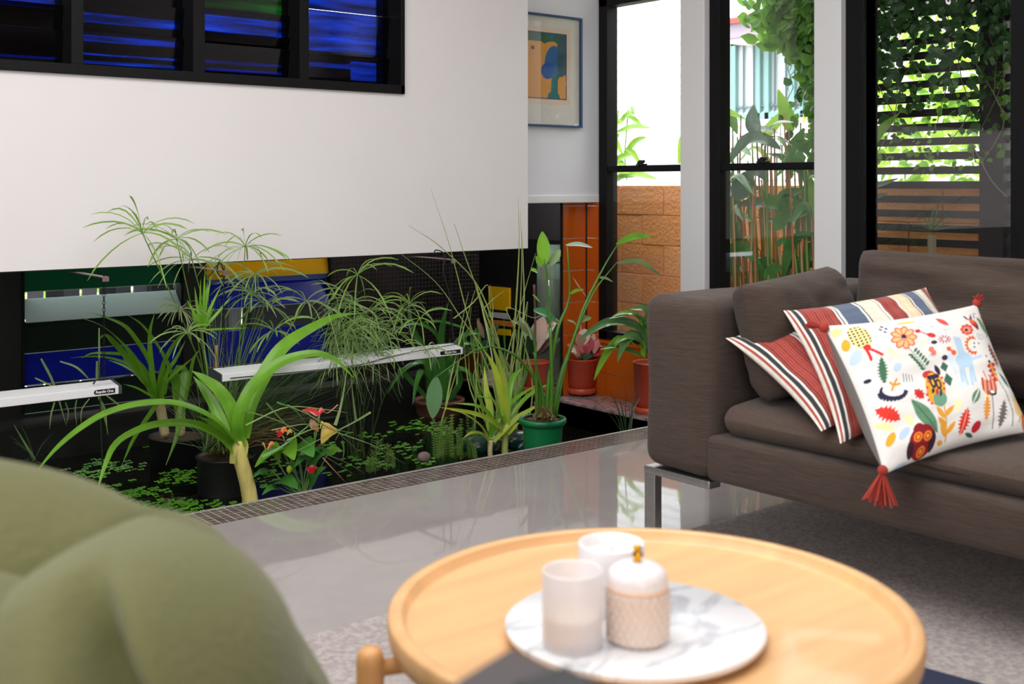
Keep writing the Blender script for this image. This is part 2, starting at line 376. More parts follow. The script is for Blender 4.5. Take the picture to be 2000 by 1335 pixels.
# lower louvre windows
def lx(x): return onY(x, 600, YL).x
bx = [(lx(43), lx(352)), (lx(397), lx(641))]
MB().box((-3, YL-.02, -.15), (bx[0][0], YL+.08, .7)).build('post', matte_black, rear)
MB().box((bx[0][1], YL-.03, -.15), (bx[1][0], YL+.08, .7)).build('post', matte_black, rear)
MB().box((bx[0][0], YL-.01, -.15), (bx[1][1], YL+.06, -.128)).build('sill', matte_black, rear)
def lz(x, y): return onY(x, y, YL).z
def colglass(name, col, tr):
    m = bpy.data.materials.new(name); m.use_nodes = True; n = m.node_tree; b = n.nodes['Principled BSDF']; out = n.nodes['Material Output']
    b.inputs['Base Color'].default_value = (*lin(col), 1); b.inputs['Roughness'].default_value = .25; b.inputs['Specular IOR Level'].default_value = .25
    t = n.nodes.new('ShaderNodeBsdfTranslucent'); t.inputs[0].default_value = (*lin(col), 1); mx = n.nodes.new('ShaderNodeMixShader'); mx.inputs[0].default_value = tr
    n.links.new(b.outputs[0], mx.inputs[1]); n.links.new(t.outputs[0], mx.inputs[2]); n.links.new(mx.outputs[0], out.inputs[0]); return m
cgreen = colglass('green_louvre_glass', (4, 96, 56), .3); cdark = colglass('dark_green_louvre_glass', (8, 26, 16), .03)
cblue = colglass('blue_louvre_glass', (10, 30, 150), .3); cwhite = colglass('frosted_louvre_glass', (165, 182, 176), .2); cyel = colglass('yellow_louvre_glass', (235, 190, 6), .35)
clb = colglass('pale_blue_louvre_glass', (95, 115, 190), .1)
win5 = struct('window_5', 'lower louvre window with green, frosted and blue glass blades', (bx[0][0], YL, -.15))
win6 = struct('window_6', 'lower louvre window with yellow and blue glass blades', (bx[1][0], YL, -.15))
def blade(par, bay, za, zb, m, tilt=.02, name='louvre_blade', lab=None):
    X0, X1 = bx[bay]
    o = MB().obox(((X0+X1)/2, YL+tilt*0, (za+zb)/2), Vector(((X1-X0)/2-.004, 0, 0)), Vector((0, .003, .0003)), Vector((0, tilt, (zb-za)/2))).build(name, m, par)
    if lab: o['label'] = lab
    MB().box((X0+.004, YL-tilt-.003, za-.004), (X1-.004, YL-tilt+.003, za-.001)).build('blade_edge', edge_g, o)
x = 45
blade(win5, 0, lz(x, 569), .66, cgreen, .015, lab='green glass blade')
blade(win5, 0, lz(x, 627), lz(x, 586), cwhite, .05, lab='frosted white glass blade, tilted open')
blade(win5, 0, lz(x, 689), lz(x, 630), cdark, .02, lab='very dark green glass blade')
blade(win5, 0, lz(x, 751), lz(x, 693), cblue, .02, lab='deep blue glass blade')
blade(win5, 0, lz(x, 806), lz(x, 757), cdark, .02, lab='dark green glass blade, lowest')
x = 397
blade(win6, 1, lz(x, 545), .66, cyel, .015, lab='yellow glass blade')
blade(win6, 1, lz(x, 604), lz(x, 557), cblue, .03, lab='blue glass blade')
MB().box((bx[1][0]+.004, YL+.005, lz(x, 557)), (bx[1][1]-.004, YL+.01, lz(x, 544))).build('louvre_blade', clb, win6)
blade(win6, 1, lz(x, 717), lz(x, 652), cblue, .02, lab='second blue glass blade')
blade(win6, 1, lz(x, 778), lz(x, 721), cdark, .02, lab='dark green glass blade')
for w, i in ((win5, 0), (win6, 1)):
    for X in bx[i]:
        MB().box((X-.008, YL-.03, -.13), (X+.004, YL+.04, .67)).build('louvre_carrier', black_frame, w)
# mosaic rear wall
mosd = gridmat('dark_mosaic', (24, 19, 19), (60, 53, 52), .026, .25, axis='XZ')
sbox('wall_mosaic', (bx[1][1], YL-.03, -.15), (onY(930, 600, YL).x, YL+.12, .8), mosd, label='dark brown mosaic wall behind the right part of the pond')
# fence behind louvres
fen = thing('paling_fence', 'dark vertical paling fence seen through the open louvres', 'fence', (2.5, 7.0, -.15))
fm = mat('fence_board', (36, 35, 35), .8)
for i in range(26):
    X = 1.55+i*.105
    MB().box((X, 7.0, -.3), (X+(.088 if i % 3 else .1), 7.02, 1.4)).build('board', [fm, mat('fence_grey', (70, 68, 70), .8), mat('fence_pale', (110, 106, 108), .8)][(i*7) % 3], fen)
MB().box((1.5, 7.02, .6), (4.4, 7.05, .68)).build('rail', fm, fen)
MB().box((1.5, 7.02, .02), (4.4, 7.05, .08)).build('rail', fm, fen)
sbox('wall_outside', (3.47, 6.90, -.3), (4.6, 6.98, 1.0), mat('fence_dark', (12, 12, 12), .9), label='dark screen beyond the second louvre bay')
sbox('wall_neighbour', (.5, 7.3, -.3), (2.12, 7.4, .8), mat('rendered_white', (200, 195, 198), .8), label='pale rendered wall seen through the louvre gap')
sbox('wall_outside_2', (2.78, 6.90, -.3), (3.29, 6.98, 1.0), MATS['fence_dark'], label='dark screen left of the bright slots in the second louvre bay')
# picture wall + ceiling etc
sbox('wall_picture', (3.75, YPIC, .915), (XW+.06, YPIC+.1, 2.9), mat('white_wall_2', (224, 224, 228), .7), label='white wall carrying the framed print')
tr4 = sbox('trim_4', (3.75, YPIC-.012, onY(1100, 396, YPIC).z), (XW+.02, YPIC+.11, onY(1100, 381, YPIC).z), white_trim, bevel=.004, label='white bottom rail under the picture wall')
# dark room beyond the niche
def prism(poly, z0, z1):
    n_ = len(poly); m_ = MB(); m_.add([(x, y, z0) for x, y in poly]+[(x, y, z1) for x, y in poly], [tuple(reversed(range(n_))), tuple(range(n_, 2*n_))]+[(i, (i+1) % n_, n_+(i+1) % n_, n_+i) for i in range(n_)]); return m_
def sprism(name, poly, z0, z1, m, label):
    o = prism(poly, z0, z1).build(name, m, origin=(poly[0][0], poly[0][1], z0)); return tag(o, label, kind='structure')
XN = 5.3
sprism('wall_niche', [(XN, 5.74), (XN+.06, 5.74), (XN+.06, 9), (XN, 9)], -.3, .62, matte_black, 'black wall deep inside the dark niche')
sprism('wall_niche_upper', [(XN, 5.74), (XN+.06, 5.74), (XN+.06, 9), (XN, 9)], .62, 1.6, dark_grey, 'dark grey upper wall inside the dark niche')
sprism('wall_niche_side', [(4.5, 8.6), (XN, 8.6), (XN, 8.7), (4.5, 8.7)], -.3, 1.6, matte_black, 'black end wall of the dark niche')
npoly = [(4.40, 4.99), (4.66, 4.99), (XN+.02, 5.74), (XN+.02, 9), (4.40, 9)]
sprism('floor_niche', npoly, -.35, LZ-.002, matte_black, 'black floor of the dark niche')
sprism('ceiling_niche', npoly, 1.6, 1.7, matte_black, 'black ceiling of the dark niche')
sprism('wall_niche_right', [(4.64, 4.98), (4.69, 4.98), (XN+.06, 5.74), (XN, 5.74)], -.3, 1.6, matte_black, 'black return wall of the dark niche')
sprism('wall_niche_left', [(4.50, 6.08), (4.56, 6.08), (4.56, 9), (4.50, 9)], -.3, 1.6, matte_black, 'black inner face behind the mosaic wall')
# ceiling, left and rear walls
sbox('ceiling', (-3, -3, 2.9), (XW+.1, 6.1, 3.0), white_wall, label='white ceiling above the frame')
sbox('wall_left', (-3.1, -3, -.5), (-3, 6.1, 2.9), white_wall, label='white wall left of the frame')
sbox('wall_rear', (-3, -3.1, -.5), (XW+.1, -3, 2.9), white_wall, label='white wall behind the camera')

# ------------------------------------------------------------------ window wall
def wy(x): return onX(x, 400, XW).y
ZH, ZS = 2.02, .17
ztile = mat('orange_tile', (196, 92, 22), .16, var=.10, scale=2.2, coat=.3)
tgrout = mat('tile_grout', (232, 222, 210), .6)
ww = struct('wall_window', 'window wall with orange tiled dado and white posts', (XW+.05, 2, -.2))
MB().box((XW+.012, -3, LZ-.1), (XW+.14, 4.9, .10)).build('dado_core', tgrout, ww)
MB().box((XW, -3, ZH+.05), (XW+.14, 4.9, 2.9)).build('wall_head', white_wall, ww)
# tiles below window: joints at z and y
zj = onX(1200, 732, XW).z; vj = wy(1184)
k = 0
tw = .30
ys_ = [vj+tw*i for i in range(-6, 4)]
for j in range(len(ys_)):
    y0 = ys_[j]; y1 = y0+tw
    if y0 > 4.88: continue
    y1 = min(y1, 4.895)
    for (z0, z1) in ((LZ-.08, zj-.002), (zj+.002, .10)):
        MB().box((XW, y0+.002, z0), (XW+.02, y1-.002, z1)).build('tile', ztile, ww)
# sill tiles
for j in range(len(ys_)):
    y0 = ys_[j]; y1 = min(y0+tw, 4.895)
    if y0 > 4.88: continue
    MB().add([(XW-.012, y0+.002, .095), (XW-.012, y1-.002, .095), (XW+.09, y1-.002, .128), (XW+.09, y0+.002, .128), (XW-.012, y0+.002, .108), (XW-.012, y1-.002, .108), (XW+.09, y1-.002, .141), (XW+.09, y0+.002, .141)],
             [(0, 1, 2, 3), (7, 6, 5, 4), (0, 4, 5, 1), (3, 2, 6, 7), (0, 3, 7, 4), (1, 5, 6, 2)]) if False else None
    b2 = MB(); b2.obox((XW+.035, (y0+y1)/2, .118), Vector((.05, 0, .008)), Vector((0, (y1-y0)/2-.002, 0)), Vector((0, 0, .007))); b2.build('sill_tile', ztile, ww)
# tiled pier
pier = struct('trim_5', 'orange tiled pier between the dark niche and the first window', (XW, 4.9, LZ))
pxl = onY(1100, 500, 4.9).x; pz = [onY(1120, y, 4.9).z for y in (400, 464, 528, 590, 654, 718)]
MB().box((pxl+.002, 4.906, LZ), (XW+.07, 4.918, .915)).build('pier_core', tgrout, pier)
jz = [.915]+pz[0:]+[LZ]
jz = [.915, onY(1120, 402, 4.9).z, onY(1120, 465, 4.9).z, onY(1120, 528, 4.9).z, onY(1120, 590, 4.9).z, onY(1120, 653, 4.9).z, LZ]
jz = sorted(set(jz))
for i in range(len(jz)-1):
    MB().box((pxl, 4.9, jz[i]+.0022), (XW-.008, 4.912, jz[i+1]-.0022)).build('tile', ztile, pier)
    MB().box((XW-.002, wy(1168)+.0, jz[i]+.0022), (XW+.01, 4.895, jz[i+1]-.0022)).build('tile', ztile, pier)
MB().box((XW-.008, 4.893, LZ), (XW-.002, 4.905, .915)).build('corner_trim', mat('corner_trim', (60, 50, 60), .3, metal=.5), pier)
MB().box((pxl-.008, 4.9, LZ), (pxl-.001, 4.918, .915)).build('edge_post', matte_black, pier)
# white posts
post1 = sbox('trim_6', (XW-.03, wy(1383), -.02+LZ), (XW+.12, wy(1336), 2.9), white_trim, bevel=.004, label='white post between the first and second windows')
post2 = sbox('trim_7', (XW-.03, wy(1650), LZ), (XW+.12, wy(1597), 2.9), white_trim, bevel=.004, label='white post between the second window and the tall glazed door')
def sash(name, label, xa, ia, ib, xb, xrail=True, zs=ZS):
    y1, yi1, yi0, y0 = wy(xa), wy(ia), wy(ib), wy(xb)
    w = struct(name, label, (XW+.05, (y0+y1)/2, zs))
    MB().box((XW+.005, yi1, .12), (XW+.09, y1, ZH+.06)).build('jamb', black_frame, w, bevel=.003)
    if xb > ib: MB().box((XW+.005, y0, .12), (XW+.09, yi0, ZH+.06)).build('jamb', black_frame, w, bevel=.003)
    MB().box((XW+.005, y0, .125), (XW+.09, y1, zs)).build('bottom_rail', black_frame, w, bevel=.003)
    MB().box((XW+.005, y0, ZH), (XW+.09, y1, ZH+.06)).build('head_rail', black_frame, w, bevel=.003)
    if xrail:
        zr0 = onX(1260, 335, XW).z; zr1 = onX(1260, 322, XW).z
        MB().box((XW+.012, y0, zr0), (XW+.075, y1, zr1)).build('meeting_rail', black_frame, w, bevel=.004)
        l = MB(); yc = (y0+y1)/2
        l.box((XW+.0, yc-.03, zr1), (XW+.03, yc+.03, zr1+.008)); l.box((XW+.005, yc-.012, zr1+.008), (XW+.02, yc+.012, zr1+.028)); l.ball((XW+.012, yc-.02, zr1+.02), .009); l.ball((XW+.012, yc+.022, zr1+.014), .008)
        l.build('sash_latch', matte_black, w, smooth=False)
        MB().box((XW+.05, yi0, zr1-.01), (XW+.054, yi1, ZH+.01)).build('pane', clear_glass, w)
        MB().box((XW+.03, yi0, zs-.01), (XW+.034, yi1, zr0+.01)).build('pane', clear_glass, w)
    else:
        MB().box((XW+.04, yi0, zs-.01), (XW+.044, yi1, ZH+.01)).build('pane', clear_glass, w)
    return w
sash('window_1', 'black sash window beside the picture wall', 1168, 1184, 1337, 1337)
sash('window_2', 'black sash window with tall leaves outside', 1384, 1404, 1598, 1598)
w3 = sash('window_3', 'tall black framed glazed door at the end of the window wall', 1650, 1690, 1972, 2060, xrail=False, zs=.2)
MB().box((XW-.01, wy(1690)-.0, .1), (XW+.10, wy(1690)+.035, ZH)).build('door_stile', black_frame, w3, bevel=.003)
MB().box((XW-.0, wy(2450), -.02), (XW+.1, wy(2380), ZH)).build('jamb', black_frame, w3)
MB().box((XW+.04, wy(2380), .0), (XW+.044, wy(2060), ZH)).build('pane', clear_glass, w3)
sbox('wall_right', (XW, -3, LZ), (XW+.12, wy(2450), 2.9), white_wall, label='white wall beyond the right edge of the frame')

# ================================================================== OUTSIDE
sbox('ground', (4.7, -4, -.5), (20, 14, -.31), mat('garden_ground', (186, 176, 160), .9, var=.2), label='garden ground outside the windows')
# orange block wall
XB = 5.6
blockm = [mat('orange_block_%d' % i, c, .9, var=.07, scale=5, bump=.7, bscale=45) for i, c in enumerate([(247, 172, 108), (244, 167, 102), (249, 177, 113)])]
bw = struct('wall_garden', 'orange painted block wall in the garden outside', (XB, 3, -.3))
MB().box((XB+.02, -2, -.3), (XB+.19, 6.4, .995)).build('wall_core', mat('block_joint', (238, 160, 98), .95), bw)
for r in range(7):
    z1 = 1.0-r*.2; z0 = z1-.199
    for i in range(-5, 16):
        y0 = i*.4+(.2 if r % 2 else 0)+.06
        if y0 > 6.1: continue
        MB().box((XB+rnd.uniform(-.002, .002), y0+.003, z0+.002), (XB+.15, y0+.396, z1)).build('block', rnd.choice(blockm), bw, bevel=.0035)
# slat screen
XS = 5.35
slm = mat('screen_slat', (38, 34, 36), .7)
scr = thing('slat_screen', 'dark timber slat screen covered in vines outside the glazed door', 'screen', (XS, 2, -.3))
ys1 = onX(1578, 300, XS).y; ys0 = 0.2
slat = None
for i in range(-13, 19):
    z = 1.076+i*.0735
    if slat is None:
        slat = MB().box((XS, ys0, z-.019), (XS+.02, ys1, z+.019)).build('slat', slm, scr); z00 = z
    else:
        dupmesh(slat, scr, (XS, 2, -.3+(z-z00)))
ya, yb = onX(1919, 300, XS).y, onX(1965, 300, XS).y
MB().box((XS-.03, yb, -.3), (XS+.07, ya, 2.45)).build('post', slm, scr)
MB().box((XS+.02, ys1-.1, -.3), (XS+.06, ys1-.05, 2.45)).build('post', slm, scr)
# house
XH = 10.0
hm = mat('weatherboard', (196, 198, 197), .6)
house = struct('house', 'white weatherboard house beyond the garden wall', (XH, 8, -.3)); tag(house, cat='house')
yg = onX(1372, 100, XH).y; ylo = 2.0; yhi = 12.5
zeave = onX(1420, 76, XH-.5).z
MB().box((XH+.03, yg, -.3), (XH+.4, yhi, 4.2)).build('wall_core', hm, house)
wyA, wyB = onX(1428, 100, XH).y, onX(1610, 100, XH).y
wzT, wzB = onX(1428, 72, XH).z, onX(1430, 236, XH).z
MB().box((XH+.03, wyB-4, -.3), (XH+.4, yg, wzB)).build('wall_core', hm, house)
MB().box((XH+.03, wyA, wzB), (XH+.4, yg, zeave)).build('wall_core', hm, house)
MB().box((XH+.03, wyB-4, wzB), (XH+.4, wyB, zeave)).build('wall_core', hm, house)
MB().box((XH+.03, wyB, wzT), (XH+.4, wyA, zeave)).build('wall_core', hm, house)
bd = None
for i in range(34):
    z = .2+i*.123
    for (y0, y1) in (((yg, yhi),) if z > zeave-.06 else ((wyA+.05, yhi),) if wzB-.03 < z < wzT else ((ylo, yhi),)):
        b2 = MB(); b2.add([(XH, y0, z), (XH, y1, z), (XH+.03, y1, z), (XH+.03, y0, z), (XH+.018, y0, z+.125), (XH+.018, y1, z+.125), (XH+.03, y1, z+.125), (XH+.03, y0, z+.125)],
                          [(0, 1, 5, 4), (0, 3, 2, 1), (4, 5, 6, 7), (1, 2, 6, 5), (0, 4, 7, 3)])
        b2.build('weatherboard', hm, house)
yr = onX(1398, 50, XH-.5).y
ef = MB(); ef.box((XH-.45, 0, zeave-.02), (XH+.3, yr, zeave+.01)); ef.build('soffit', mat('soffit', (225, 222, 225), .7), house)
ef = MB(); ef.box((XH-.5, 0, zeave+.0), (XH-.45, yr, zeave+.16)); ef.build('fascia', mat('fascia', (140, 130, 142), .6), house)
rf = MB(); rf.add([(XH-.55, 0, zeave+.15), (XH-.55, yr, zeave+.15), (XH+2.0, yr, zeave+.75), (XH+2.0, 0, zeave+.75), (XH-.55, 0, zeave+.20), (XH-.55, yr, zeave+.20), (XH+2, yr, zeave+.8), (XH+2, 0, zeave+.8)],
                  [(0, 3, 2, 1), (4, 5, 6, 7), (0, 1, 5, 4), (1, 2, 6, 5), (0, 4, 7, 3)]); rf.build('roof', mat('red_roof', (190, 60, 50), .6), house)
teal = mat('teal_paint', (112, 156, 152), .5)
hw = MB().box((XH+.0, wyB, wzB-.06), (XH+.06, wyA, wzB)).build('window', white_trim, house)
for xa, xb in ((1428, 1437), (1478, 1485), (1494, 1502), (1542, 1552), (1564, 1569), (1600, 1610)):
    MB().box((XH-.01, onX(xb, 100, XH).y, wzB), (XH+.05, onX(xa, 100, XH).y, wzT)).build('window_bar', teal, hw)
for x in (1449, 1469, 1510, 1532, 1582):
    MB().box((XH+.01, onX(x+1.6, 100, XH).y, wzB), (XH+.03, onX(x, 100, XH).y, wzT)).build('glazing_bar', mat('bar_grey', (90, 110, 114), .5), hw)
MB().box((XH-.01, wyB, wzB), (XH+.05, wyA, wzB+.07)).build('window_bar', teal, hw)
MB().box((XH-.01, wyB, onX(1430, 90, XH).z), (XH+.05, wyA, wzT)).build('window_bar', mat('blind_box', (74, 90, 90), .6), hw)
MB().box((XH+.01, wyB, onX(1430, 212, XH).z), (XH+.03, wyA, onX(1430, 212, XH).z+.02)).build('glazing_bar', MATS['bar_grey'], hw)
MB().box((XH+.04, wyB, wzB), (XH+.05, wyA, wzT)).build('pane', mat('pale_curtain', (176, 190, 192), .4), hw)
MB().box((XH-.02, wyA, wzB-.05), (XH+.03, wyA+.09, wzT+.06)).build('window_trim', white_trim, house)

# foliage helpers
def leafcloud(n, sampler, size, up=None, shape=.45, seed=1):
    r = random.Random(seed); mb = MB()
    for _ in range(n):
        p, nrm = sampler(r)
        d = Vector((r.gauss(0, .4), r.gauss(0, 1), r.gauss(-.5, .7))).normalized()
        nn = (nrm+Vector((r.gauss(0, .5), r.gauss(0, .5), r.gauss(0, .5)))).normalized()
        sd = d.cross(nn)
        if sd.length < .01: continue
        sd.normalize(); L = size*r.uniform(.6, 1.25); w = L*shape
        q = sd.cross(d)
        a = p; c1 = p+d*L*.22+sd*w*.8+q*L*.05; c2 = p+d*L*.22-sd*w*.8+q*L*.05; e1_ = p+d*L*.55+sd*w*.85+q*L*.05; e2_ = p+d*L*.55-sd*w*.85+q*L*.05; m = p+d*L*.5-q*L*.05; t = p+d*L
        mb.add([a, c1, m, c2, t, e1_, e2_], [(0, 1, 2), (0, 2, 3), (1, 5, 2), (2, 6, 3), (5, 4, 2), (2, 4, 6)])
    return mb
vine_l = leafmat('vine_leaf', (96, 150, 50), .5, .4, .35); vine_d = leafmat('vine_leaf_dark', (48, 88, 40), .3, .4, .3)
lime_l = leafmat('lime_leaf', (160, 205, 70), .55, .45, .25)
vine = thing('vine', 'dense green climbing vine over the dark slat screen', 'vine', (XS, 2, 1.6))
def samp_top(r):
    y = r.uniform(.6, ys1+.05); 
    z = 2.3-abs(r.gauss(0, .38)); z = max(z, 1.32-.1*r.random())
    return Vector((XS-.06-abs(r.gauss(0, .07)), y, z)), Vector((-1, 0, .4))
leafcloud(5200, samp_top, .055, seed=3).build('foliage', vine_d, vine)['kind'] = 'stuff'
def samp_left(r):
    q = at(0, 0, 1); x = r.triangular(1466, 1612, 1590); y = r.uniform(-40, 45+105*max(0, (x-1466)/135)) 
    return onX(x, y, XS-.1-r.random()*.25), Vector((-1, 0, .3))
leafcloud(750, samp_left, .07, shape=.4, seed=4).build('foliage', vine_l, vine)['kind'] = 'stuff'
def samp_edge(r):
    x = r.gauss(1595, 14); y = r.uniform(60, 330)
    return onX(x, y, XS-.08-r.random()*.2), Vector((-1, 0, .3))
def samp_mid(r): return Vector((XS-.03-abs(r.gauss(0, .04)), r.uniform(.6, ys1), r.uniform(1.08, 1.75)**1.0)), Vector((-1, 0, .4))
leafcloud(700, samp_mid, .035, seed=23).build('foliage', vine_l, vine)['kind'] = 'stuff'
leafcloud(240, samp_edge, .07, shape=.4, seed=5).build('foliage', vine_l, vine)['kind'] = 'stuff'
# individual bigger vine leaves
proto = leafcloud(1, lambda r: (Vector((0, 0, 0)), Vector((-1, 0, .3))), .075, seed=9)
vl = None
for k in range(150):
    if k < 70:
        x = rnd.uniform(1458, 1610); y = rnd.uniform(-20, 60+115*((x-1458)/150))
    else: x = rnd.uniform(1692, 1965); y = rnd.uniform(0, 190)
    p = onX(x, y, XS-.16-rnd.random()*.15)
    if vl is None:
        proto.v = [v+Vector(vine['_w']) for v in proto.v]; vl = proto.build('leaf', vine_l, vine); vd = vl.data.copy(); vd.materials.clear(); vd.materials.append(vine_d); vl.location = p-Vector(vine['_w'])
    else:
        c = dupmesh(vl, vine, p, rot=(rnd.uniform(-.9, .9), rnd.uniform(-.9, .9), rnd.uniform(-.9, .9)), scale=[rnd.uniform(.7, 1.3)]*3)
        if k >= 70:
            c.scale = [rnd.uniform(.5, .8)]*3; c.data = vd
for k in range(34):
    y0 = rnd.uniform(.7, ys1); z0 = rnd.uniform(1.7, 2.3); pts = [Vector((XS-.08, y0, z0))]
    for s in range(6): pts.append(pts[-1]+Vector((rnd.uniform(-.03, .03), rnd.uniform(-.1, .1), -rnd.uniform(.05, .2))))
    MB().tube(spline(pts, 12), .0022, 4).build('tendril', mat('vine_stem', (120, 112, 88), .8), vine)
pts = [onX(x, y, XS-.1) for x, y in ((1885, 90), (1950, 200), (1958, 250), (1912, 320), (1900, 285), (1935, 350), (1966, 384))]
MB().tube(spline(pts, 24), .003, 5).build('tendril', MATS['vine_stem'], vine)
hedge = thing('hedge', 'green hedge behind the paling fence beyond the louvres', 'hedge', (3, 8, -.3))
leafcloud(1300, lambda r: (Vector((r.uniform(1.9, 4.25), r.uniform(7.5, 8.2), r.uniform(-.2, 1.5))), Vector((0, -1, .5))), .1, seed=16).build('foliage', lime_l, hedge)['kind'] = 'stuff'
MB().tube([(3.2, 7.8, -.31), (3.2, 7.8, 1.2)], .04, 8).build('trunk', mat('bark', (110, 90, 70), .9), hedge)
# shrubs beyond screen
shrub = thing('garden_shrub', 'bright green hedge foliage glimpsed between the screen slats', 'shrub', (7.0, 3, -.3))
def samp_sh(r): return Vector((r.uniform(6.2, 7.4), r.uniform(.5, 4.6), min(2.6, r.uniform(.7, 1.5)+abs(r.gauss(0, .5))))), Vector((-1, 0, .6))
leafcloud(2200, samp_sh, .085, seed=6, shape=.3).build('foliage', lime_l, shrub)['kind'] = 'stuff'
leafcloud(1800, samp_sh, .085, seed=26, shape=.3).build('foliage', vine_l, shrub)['kind'] = 'stuff'
MB().tube([(6.8, 2.2, -.31), (6.8, 2.3, .8), (6.9, 2.6, 1.8)], .05, 8).build('trunk', mat('bark', (110, 90, 70), .9), shrub)
# bamboo leaves in window 1
bam_l = leafmat('bamboo_leaf', (112, 160, 36), .3, .4, .25)
bam = thing('bamboo_plant', 'lime green bamboo behind the orange wall, seen through the first window', 'plant', onX(1200, 420, 6.4))
for (x0, y0, x1, y1, w) in [(1215, 300, 1185, 262, 9), (1200, 260, 1270, 250, 8), (1210, 240, 1240, 222, 8), (1216, 225, 1258, 252, 7), (1230, 210, 1238, 225, 6), (1190, 195, 1206, 184, 5), (1195, 255, 1216, 240, 12), (1190, 300, 1210, 262, 10), (1220, 300, 1262, 268, 9), (1187, 285, 1200, 250, 12), (1185, 330, 1240, 300, 10), (1250, 320, 1220, 290, 8), (1184, 345, 1230, 338, 10), (1210, 345, 1282, 350, 9), (1195, 356, 1240, 345, 10), (1326, 320, 1334, 258, 8), (1184, 240, 1192, 210, 8), (1186, 315, 1225, 330, 10)]:
    a, b_ = onX(x0, y0, 6.4), onX(x1, y1, 6.4-.1*rnd.random()); L = spline([a, (a+b_)/2+Vector((0, 0, .03)), b_], 6)
    MB().ribbon(L, [w*1.5*6.4/.72/2250*math.sin(PI*min(.97, max(.05, i/6)))**.6 for i in range(7)], (-FW+Vector((0, 0, .3))).normalized()).build('leaf', bam_l, bam)
for x in (1192, 1205, 1224): MB().tube([onX(x, 352, 6.4), onX(x-4, 300, 6.4), onX(x+3, 215, 6.4)], .006, 5).build('cane', leafmat('cane', (150, 180, 80)), bam)
MB().tube([onX(1205, 420, 6.4), Vector((6.4, onX(1205, 352, 6.4).y, -.31))], .01, 6).build('cane', MATS['cane'], bam)
# heliconia clump outside window 2
hel = thing('heliconia_clump', 'tall broad-leaved canna clump outside the second window', 'plant', (5.1, 3.3, -.31))
hl = [leafmat('canna_leaf', (80, 132, 70), .3, .25, .3), leafmat('canna_leaf_grey', (96, 122, 104), .15, .25, .15), leafmat('canna_leaf_lime', (120, 168, 60), .5, .35, .2)]
def pleaf(par, pts, X, w, m, name='leaf', plane='X', prof='leaf', up=None, fold=.3, n=12, dX=0, cols=2):
    k = len(pts); fn = onX if plane == 'X' else onY
    P = [fn(x, y, X+dX*i/max(1, k-1)) for i, (x, y) in enumerate(pts)]
    L = spline(P, n); ws = []
    for i, p in enumerate(L):
        s = i/n; W_ = w*depth(p)/FPX
        if prof == 'leaf': ws.append(W_*max(.04, math.sin(PI*s**.85))**.75)
        elif prof == 'strap': ws.append(W_*(.75+.25*min(1, s*4))*max(.05, 1-s**3.2))
        elif prof == 'blade': ws.append(W_*max(.1, 1-s*.85))
        elif prof == 'heart': ws.append(W_*max(.05, (1-(2*max(0, s-.18)/1.64)**2 if s > .18 else .55+.45*s/.18)))
    return MB().ribbon(L, ws, up or jit(CAMUP, .35), fold, cols=cols).build(name, m, par, smooth=True)
for (pts, w, mi, X) in [
    ([(1545, 262), (1535, 225), (1520, 175)], 26, 2, 5.15), ([(1478, 268), (1470, 240), (1472, 205)], 25, 1, 5.0), ([(1485, 272), (1510, 245), (1545, 205)], 20, 2, 5.2),
    ([(1525, 292), (1490, 272), (1455, 275), (1423, 318)], 22, 1, 4.95), ([(1400, 232), (1415, 218), (1455, 232)], 14, 2, 5.2), ([(1405, 260), (1425, 232), (1440, 262)], 20, 0, 5.2),
    ([(1440, 390), (1450, 360), (1455, 335)], 34, 1, 4.95), ([(1452, 350), (1480, 335), (1500, 355)], 22, 1, 4.95), ([(1404, 385), (1420, 372), (1440, 385)], 18, 1, 5.0),
    ([(1526, 410), (1505, 395), (1494, 375)], 26, 0, 4.95), ([(1524, 412), (1535, 385), (1568, 370)], 26, 0, 4.95), ([(1512, 448), (1535, 425), (1585, 414)], 26, 0, 4.92),
    ([(1404, 430), (1425, 400), (1442, 395)], 26, 0, 5.0), ([(1432, 440), (1438, 470), (1425, 400)], 20, 0, 5.05), ([(1515, 405), (1480, 395), (1440, 400)], 18, 1, 5.05),
    ([(1418, 497), (1450, 485), (1485, 515)], 26, 0, 4.95), ([(1515, 480), (1530, 472), (1545, 485)], 12, 0, 4.95), ([(1530, 540), (1540, 490), (1560, 462), (1596, 456)], 18, 0, 4.95),
    ([(1404, 520), (1425, 505), (1430, 540)], 20, 0, 5.0), ([(1480, 548), (1490, 515), (1515, 508)], 20, 0, 5.0), ([(1590, 420), (1588, 380), (1578, 335)], 16, 2, 5.0),
    ([(1565, 340), (1550, 300), (1570, 250)], 30, 0, 5.1), ([(1560, 420), (1565, 390), (1575, 360)], 34, 0, 5.15), ([(1580, 470), (1570, 440), (1590, 400)], 30, 0, 5.15),
    ([(1410, 560), (1415, 530), (1408, 490)], 14, 2, 4.95), ([(1500, 560), (1508, 530), (1530, 520)], 22, 0, 4.95), ([(1560, 560), (1565, 520), (1585, 490)], 28, 0, 5.0), ([(1525, 560), (1545, 530), (1550, 500)], 24, 0, 5.0),
    ([(1404, 330), (1425, 310), (1450, 290)], 16, 2, 5.1), ([(1405, 300), (1412, 330), (1430, 345)], 20, 0, 5.1), ([(1545, 345), (1530, 310), (1500, 300)], 12, 0, 5.1),
    ([(1690, 300), (1715, 260), (1755, 222)], 17, 2, 4.95), ([(1690, 365), (1720, 360), (1755, 348)], 9, 1, 4.95), ([(1686, 400), (1710, 385), (1735, 378)], 10, 1, 4.95), ([(1686, 498), (1700, 488), (1702, 478)], 12, 0, 4.95)]:
    pleaf(hel, pts, X, w*1.2, hl[mi], up=(-FW+Vector((rnd.uniform(-.3, .3), rnd.uniform(-.3, .3), .35))).normalized())
